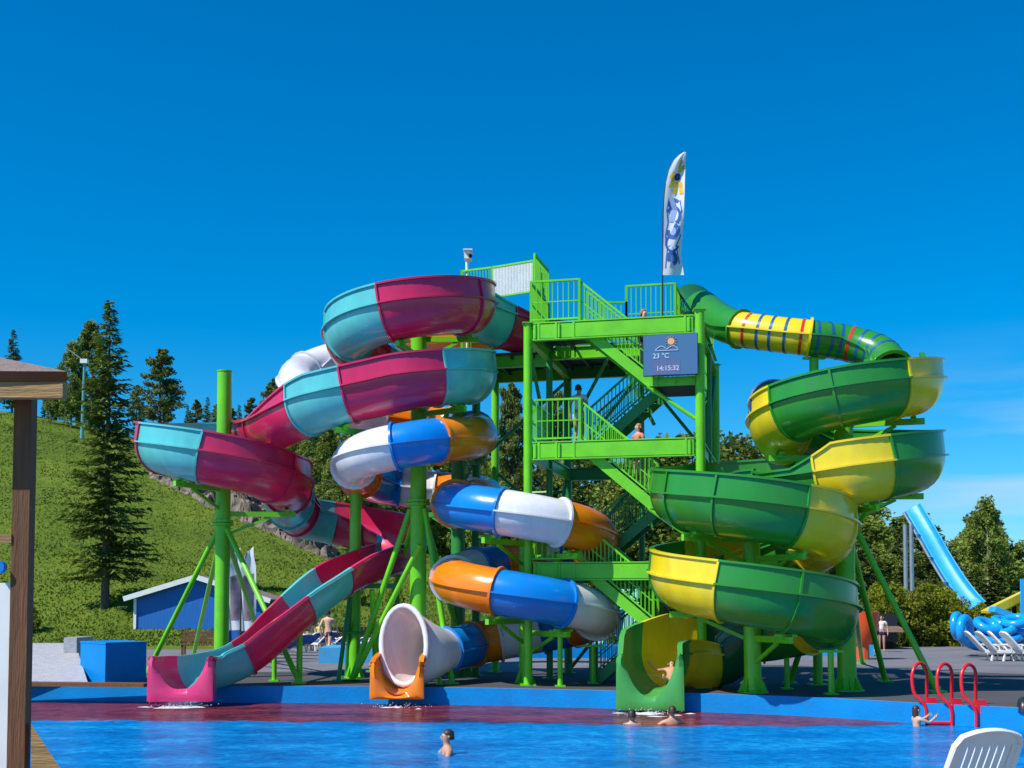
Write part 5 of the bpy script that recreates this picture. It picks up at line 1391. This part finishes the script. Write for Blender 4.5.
def leafy(h, rad, seed, dens=1.0, low=.12, leaf=.30, column_=1.0):
    rng = random.Random(seed); mb = MB(); tm = MB()
    tm.tube([(0, 0, -.4), (rng.uniform(-.2, .2), 0, h*.45), (rng.uniform(-.3, .3), 0, h*.9)], [h*.014, h*.009, .03], 8)
    n = int(60*dens)
    for i in range(n):
        k = rng.random(); z = h*(low+(1-low)*k); prof = math.sin(PI*min(1, (k*.82+.16)))**.75
        a = rng.uniform(0, 2*PI); rr = rad*prof*rng.uniform(.25, 1.0)
        c_ = Vector((math.cos(a)*rr, math.sin(a)*rr, z)); s_ = rng.uniform(.35, .85)*rad*.38
        if i % 3 == 0: tm.tube([(0, 0, max(0, z-.9)), tuple(c_)], [.05, .015], 4)
        clump(mb, c_, s_, int(55*dens), rng, leaf, column_)
    return mb, tm
def proto(kind, mb, tm, leafm, barkm):
    r = bpy.data.objects.new(kind, None)
    t = tm.build('trunk', barkm, None, True); c_ = mb.build('crown', leafm, None)
    return (t.data, c_.data, [bpy.data.objects.remove(x) for x in (t, c_)])[:2]
def plant(name, pr_, loc, label, cat, group, s=1.0, sz=None, mrot=None, over=None):
    r = root(name, loc, label, cat, group); r.rotation_euler = (0, 0, mrot if mrot is not None else random.uniform(0, 6.28)); r.scale = (s, s, sz or s)
    for nm, me_ in (('trunk', pr_[0]), ('crown', pr_[1])):
        o = bpy.data.objects.new(nm, me_); col.objects.link(o); o.parent = r
    return r
big = proto('spruce', *spruce(17.0, 2.7, 11, 1.45, .10, .42), SPRU, BARK)
SP = [proto('spruce', *spruce(14, 2.5, 21+i, .9, .06, .55), SPRU, BARK) for i in range(3)]
PN = [proto('pine', *pine(14, 3.0, 31+i, 2.2, .22, .34), PINE, BARK) for i in range(3)]
BI = [proto('birch', *leafy(12, 2.6, 41+i, 1.9, .06, .34), BIRL, BBARK) for i in range(2)]
LF = [proto('leafy', *leafy(12, 3.4, 51+i, 1.5, .05, .38), LEAF, BARK) for i in range(3)]
HG = [proto('shrub', *leafy(3.6, 1.5, 61+i, 1.0, .02, .22), HEDG, BARK) for i in range(3)]
p = hillpt(105, 608)
plant('spruce_tree', big, p, 'tall dark spruce standing alone in front of the grass slope', 'spruce tree', None, (W(105, 296, p.y).z-p.z)/17.0)
def at_hill(px, Y):
    x = W(px, 600, Y).x; return Vector((x, Y, hill(x, Y)))
def by_top(name, prs, H0, px, top, Y, label, cat, group=None, widen=1.0):
    b = at_hill(px, Y); s = (W(px, top, Y).z-b.z)/H0; i = random.randrange(len(prs))
    return plant(name, prs[i], b, label, cat, group, s*widen, s)
by_top('spruce_tree', SP, 14, 8, 328, 118, 'dark spruce on the skyline above the shelter roof', 'spruce tree')
by_top('birch_tree', BI, 12, 68, 345, 112, 'pale green birch left of the lamp mast on the slope', 'birch tree', widen=.9)
by_top('birch_tree', BI, 12, 88, 324, 116, 'taller pale green birch right behind the lamp mast', 'birch tree', widen=.9)
by_top('birch_tree', BI, 12, 50, 372, 113, 'low birch at the left edge of the skyline group', 'birch tree')
by_top('pine_tree', PN, 14, 157, 349, 112, 'broad pine right of the tall spruce', 'pine tree', widen=1.15)
by_top('pine_tree', PN, 14, 133, 385, 116, 'shorter pine between the tall spruce and the broad pine', 'pine tree')
small = [(41, 392), (53, 388), (185, 404), (195, 400), (205, 396), (214, 404), (237, 404), (248, 398), (259, 400), (271, 378), (279, 372), (268, 396), (290, 400), (300, 404), (188, 410), (229, 408), (312, 408), (324, 404)]
for k, (px, top) in enumerate(small):
    prs, H0, nm = ((SP, 14, 'spruce_tree'), (PN, 14, 'pine_tree'))[k % 2]
    by_top(nm, prs, H0, px, top, 118+random.uniform(-3, 6), ('distant small spruce on the ridge behind the pink slide' if k % 2 == 0 else 'distant small pine on the ridge behind the pink slide'), nm.replace('_', ' '), 'trees along the ridge' if k % 2 == 0 else 'pines along the ridge', .95)
# bushes and trees on the slope behind the spirals
for k in range(34):
    px = 300+k*6.2+random.uniform(-3, 3); Y = random.uniform(84, 112); top = crest(px)-random.uniform(18, 75)
    prs, H0, nm = ((LF, 12, 'broadleaf_tree'), (BI, 12, 'birch_tree'), (LF, 12, 'broadleaf_tree'), (PN, 14, 'pine_tree'))[k % 4]
    lab = {'broadleaf_tree': 'leafy green tree on the slope seen between the slides', 'birch_tree': 'pale birch on the slope seen between the slides', 'pine_tree': 'pine on the slope seen between the slides'}[nm]
    if nm == 'pine_tree': top = 400+random.uniform(0, 50) if px > 430 else top
    by_top(nm, prs, H0, px, top, Y, lab, nm.replace('_', ' '), nm.split('_')[0]+'s on the slope behind the slides')
for px, top in ((508, 388), (515, 384), (556, 392)):
    by_top('pine_tree', PN, 14, px, top, 95, 'tall thin pine seen through the left bay of the tower', 'pine tree', 'pines behind the tower', .5)
for k in range(38):
    px = 490+k*7.6+random.uniform(-3, 3); Y = random.uniform(84, 105)
    top = 472+random.uniform(-22, 40) if px < 640 else 446+random.uniform(-16, 40)
    prs, H0, nm = ((LF, 12, 'broadleaf_tree'), (SP, 14, 'spruce_tree'), (PN, 14, 'pine_tree'))[k % 3]
    lab = {'broadleaf_tree': 'broadleaf tree in the wood behind the tower', 'spruce_tree': 'spruce in the wood behind the tower', 'pine_tree': 'pine in the wood behind the tower'}[nm]
    by_top(nm, prs, H0, px, top, Y, lab, nm.replace('_', ' '), nm.split('_')[0]+'s in the wood behind the tower', 1.1)
prof = [(780, 490), (868, 498), (880, 505), (900, 512), (925, 525), (940, 522), (960, 540), (975, 530), (985, 505), (998, 508), (1012, 548), (1030, 545), (1090, 535)]
def topy(px):
    for (a, ya), (b, yb_) in zip(prof, prof[1:]):
        if px <= b: return ya+(yb_-ya)*(px-a)/(b-a)
    return 540
for k in range(64):
    px = 775+k*5.0+random.uniform(-3, 3); row_ = k % 3; Y = 98-9*row_+random.uniform(-3, 3)
    top = topy(px)+random.uniform(-3, 9)+row_*20
    prs, H0, nm = ((SP, 14, 'spruce_tree'), (LF, 12, 'broadleaf_tree'), (PN, 14, 'pine_tree'), (SP, 14, 'spruce_tree'))[(k*7) % 4]
    lab = {'broadleaf_tree': 'broadleaf tree in the wood beyond the right terrace', 'spruce_tree': 'spruce in the wood beyond the right terrace', 'pine_tree': 'pine in the wood beyond the right terrace'}[nm]
    by_top(nm, prs, H0, px, top, Y, lab, nm.replace('_', ' '), nm.split('_')[0]+'s in the right hand wood', 1.45)
by_top('broadleaf_tree', BI, 12, 988, 503, 82, 'tall pale broadleaf tree above the right hand wood', 'broadleaf tree', widen=.85)
by_top('spruce_tree', SP, 14, 929, 511, 99, 'dark spruce tip rising just right of the sky blue slide top', 'spruce tree', widen=.8)
for k in range(26):
    px = 872+k*6.5; Y = 62+random.uniform(-1, 2.5)+(px-870)*.012; b = Vector((W(px, 600, Y).x, Y, 0)); top = 598+random.uniform(-12, 8) if px < 960 else 606+random.uniform(-6, 10)
    s_ = (W(px, top, Y).z)/3.6
    plant('hedge_shrub', random.choice(HG), b, 'yellow green shrub in the hedge behind the right terrace', 'shrub', 'shrubs forming the right hedge', s_*.9, s_)
for px, py, s_ in ((30, 632, .4), (250, 560, .2), (360, 605, .35), (395, 610, .4)):
    plant('hedge_shrub', HG[0], hillpt(px, py), 'small low bush growing on the open grass slope', 'shrub', 'low bushes on the slope', s_)
# ski slope lamp mast
p = hillpt(79, 430); p = at_hill(79, 106)
lm = root('lamp_mast', p, 'thin teal lamp mast on the grass slope between the birches', 'lamp mast')
mb = MB(); zt_ = W(80, 362, 106).z; mb.tube([p, (p.x+.1, p.y, zt_)], [.16, .10], 8); mb.build('mast', mat('teal_mast_paint', (.10, .35, .36), rough=.5), lm, True)
mb = MB(); mb.tube([(p.x+.2, p.y, zt_), W(66, 348, 106)], .05, 6); mb.build('boom', GALV, lm)
mb = MB(); mb.box((p.x+.1, p.y, zt_+.05), (.6, .5, .35)); mb.build('floodlight', WPLA, lm)
# splash at the chute end
mb = MB(); rn = random.Random(5)
spots_ = [W(182, 700, 30.0)]*3+[W(397, 700, 30.1), W(650, 700, 28.2), W(650, 700, 28.2)]
for k in range(420):
    q = rn.choice(spots_)+Vector((rn.gauss(0, .34), rn.gauss(-.12, .16), 0)); q.z = WZ+abs(rn.gauss(0, .05)); s_ = rn.uniform(.004, .013)
    mb.tube([q-Vector((0, 0, s_)), q, q+Vector((0, 0, s_*1.3))], [s_*.3, s_, s_*.3], 5)
for k in range(48):
    q = rn.choice(spots_)+Vector((rn.gauss(0, .40), rn.gauss(-.15, .22), 0)); a0 = rn.uniform(.04, .16); zc = WZ+.012+rn.random()*.006
    pts = [Vector((q.x+a0*1.6*math.cos(t*PI/6)*rn.uniform(.5, 1.2), q.y+a0*.8*math.sin(t*PI/6)*rn.uniform(.5, 1.2), zc)) for t in range(12)]
    mb.add([Vector((q.x, q.y, zc+.02))]+pts, [(0, 1+t, 1+(t+1) % 12) for t in range(12)])
o = mb.build('splash', WHIT); tag(o, 'white foam and spray where the slide exits meet the pool', 'splash', kind='stuff')
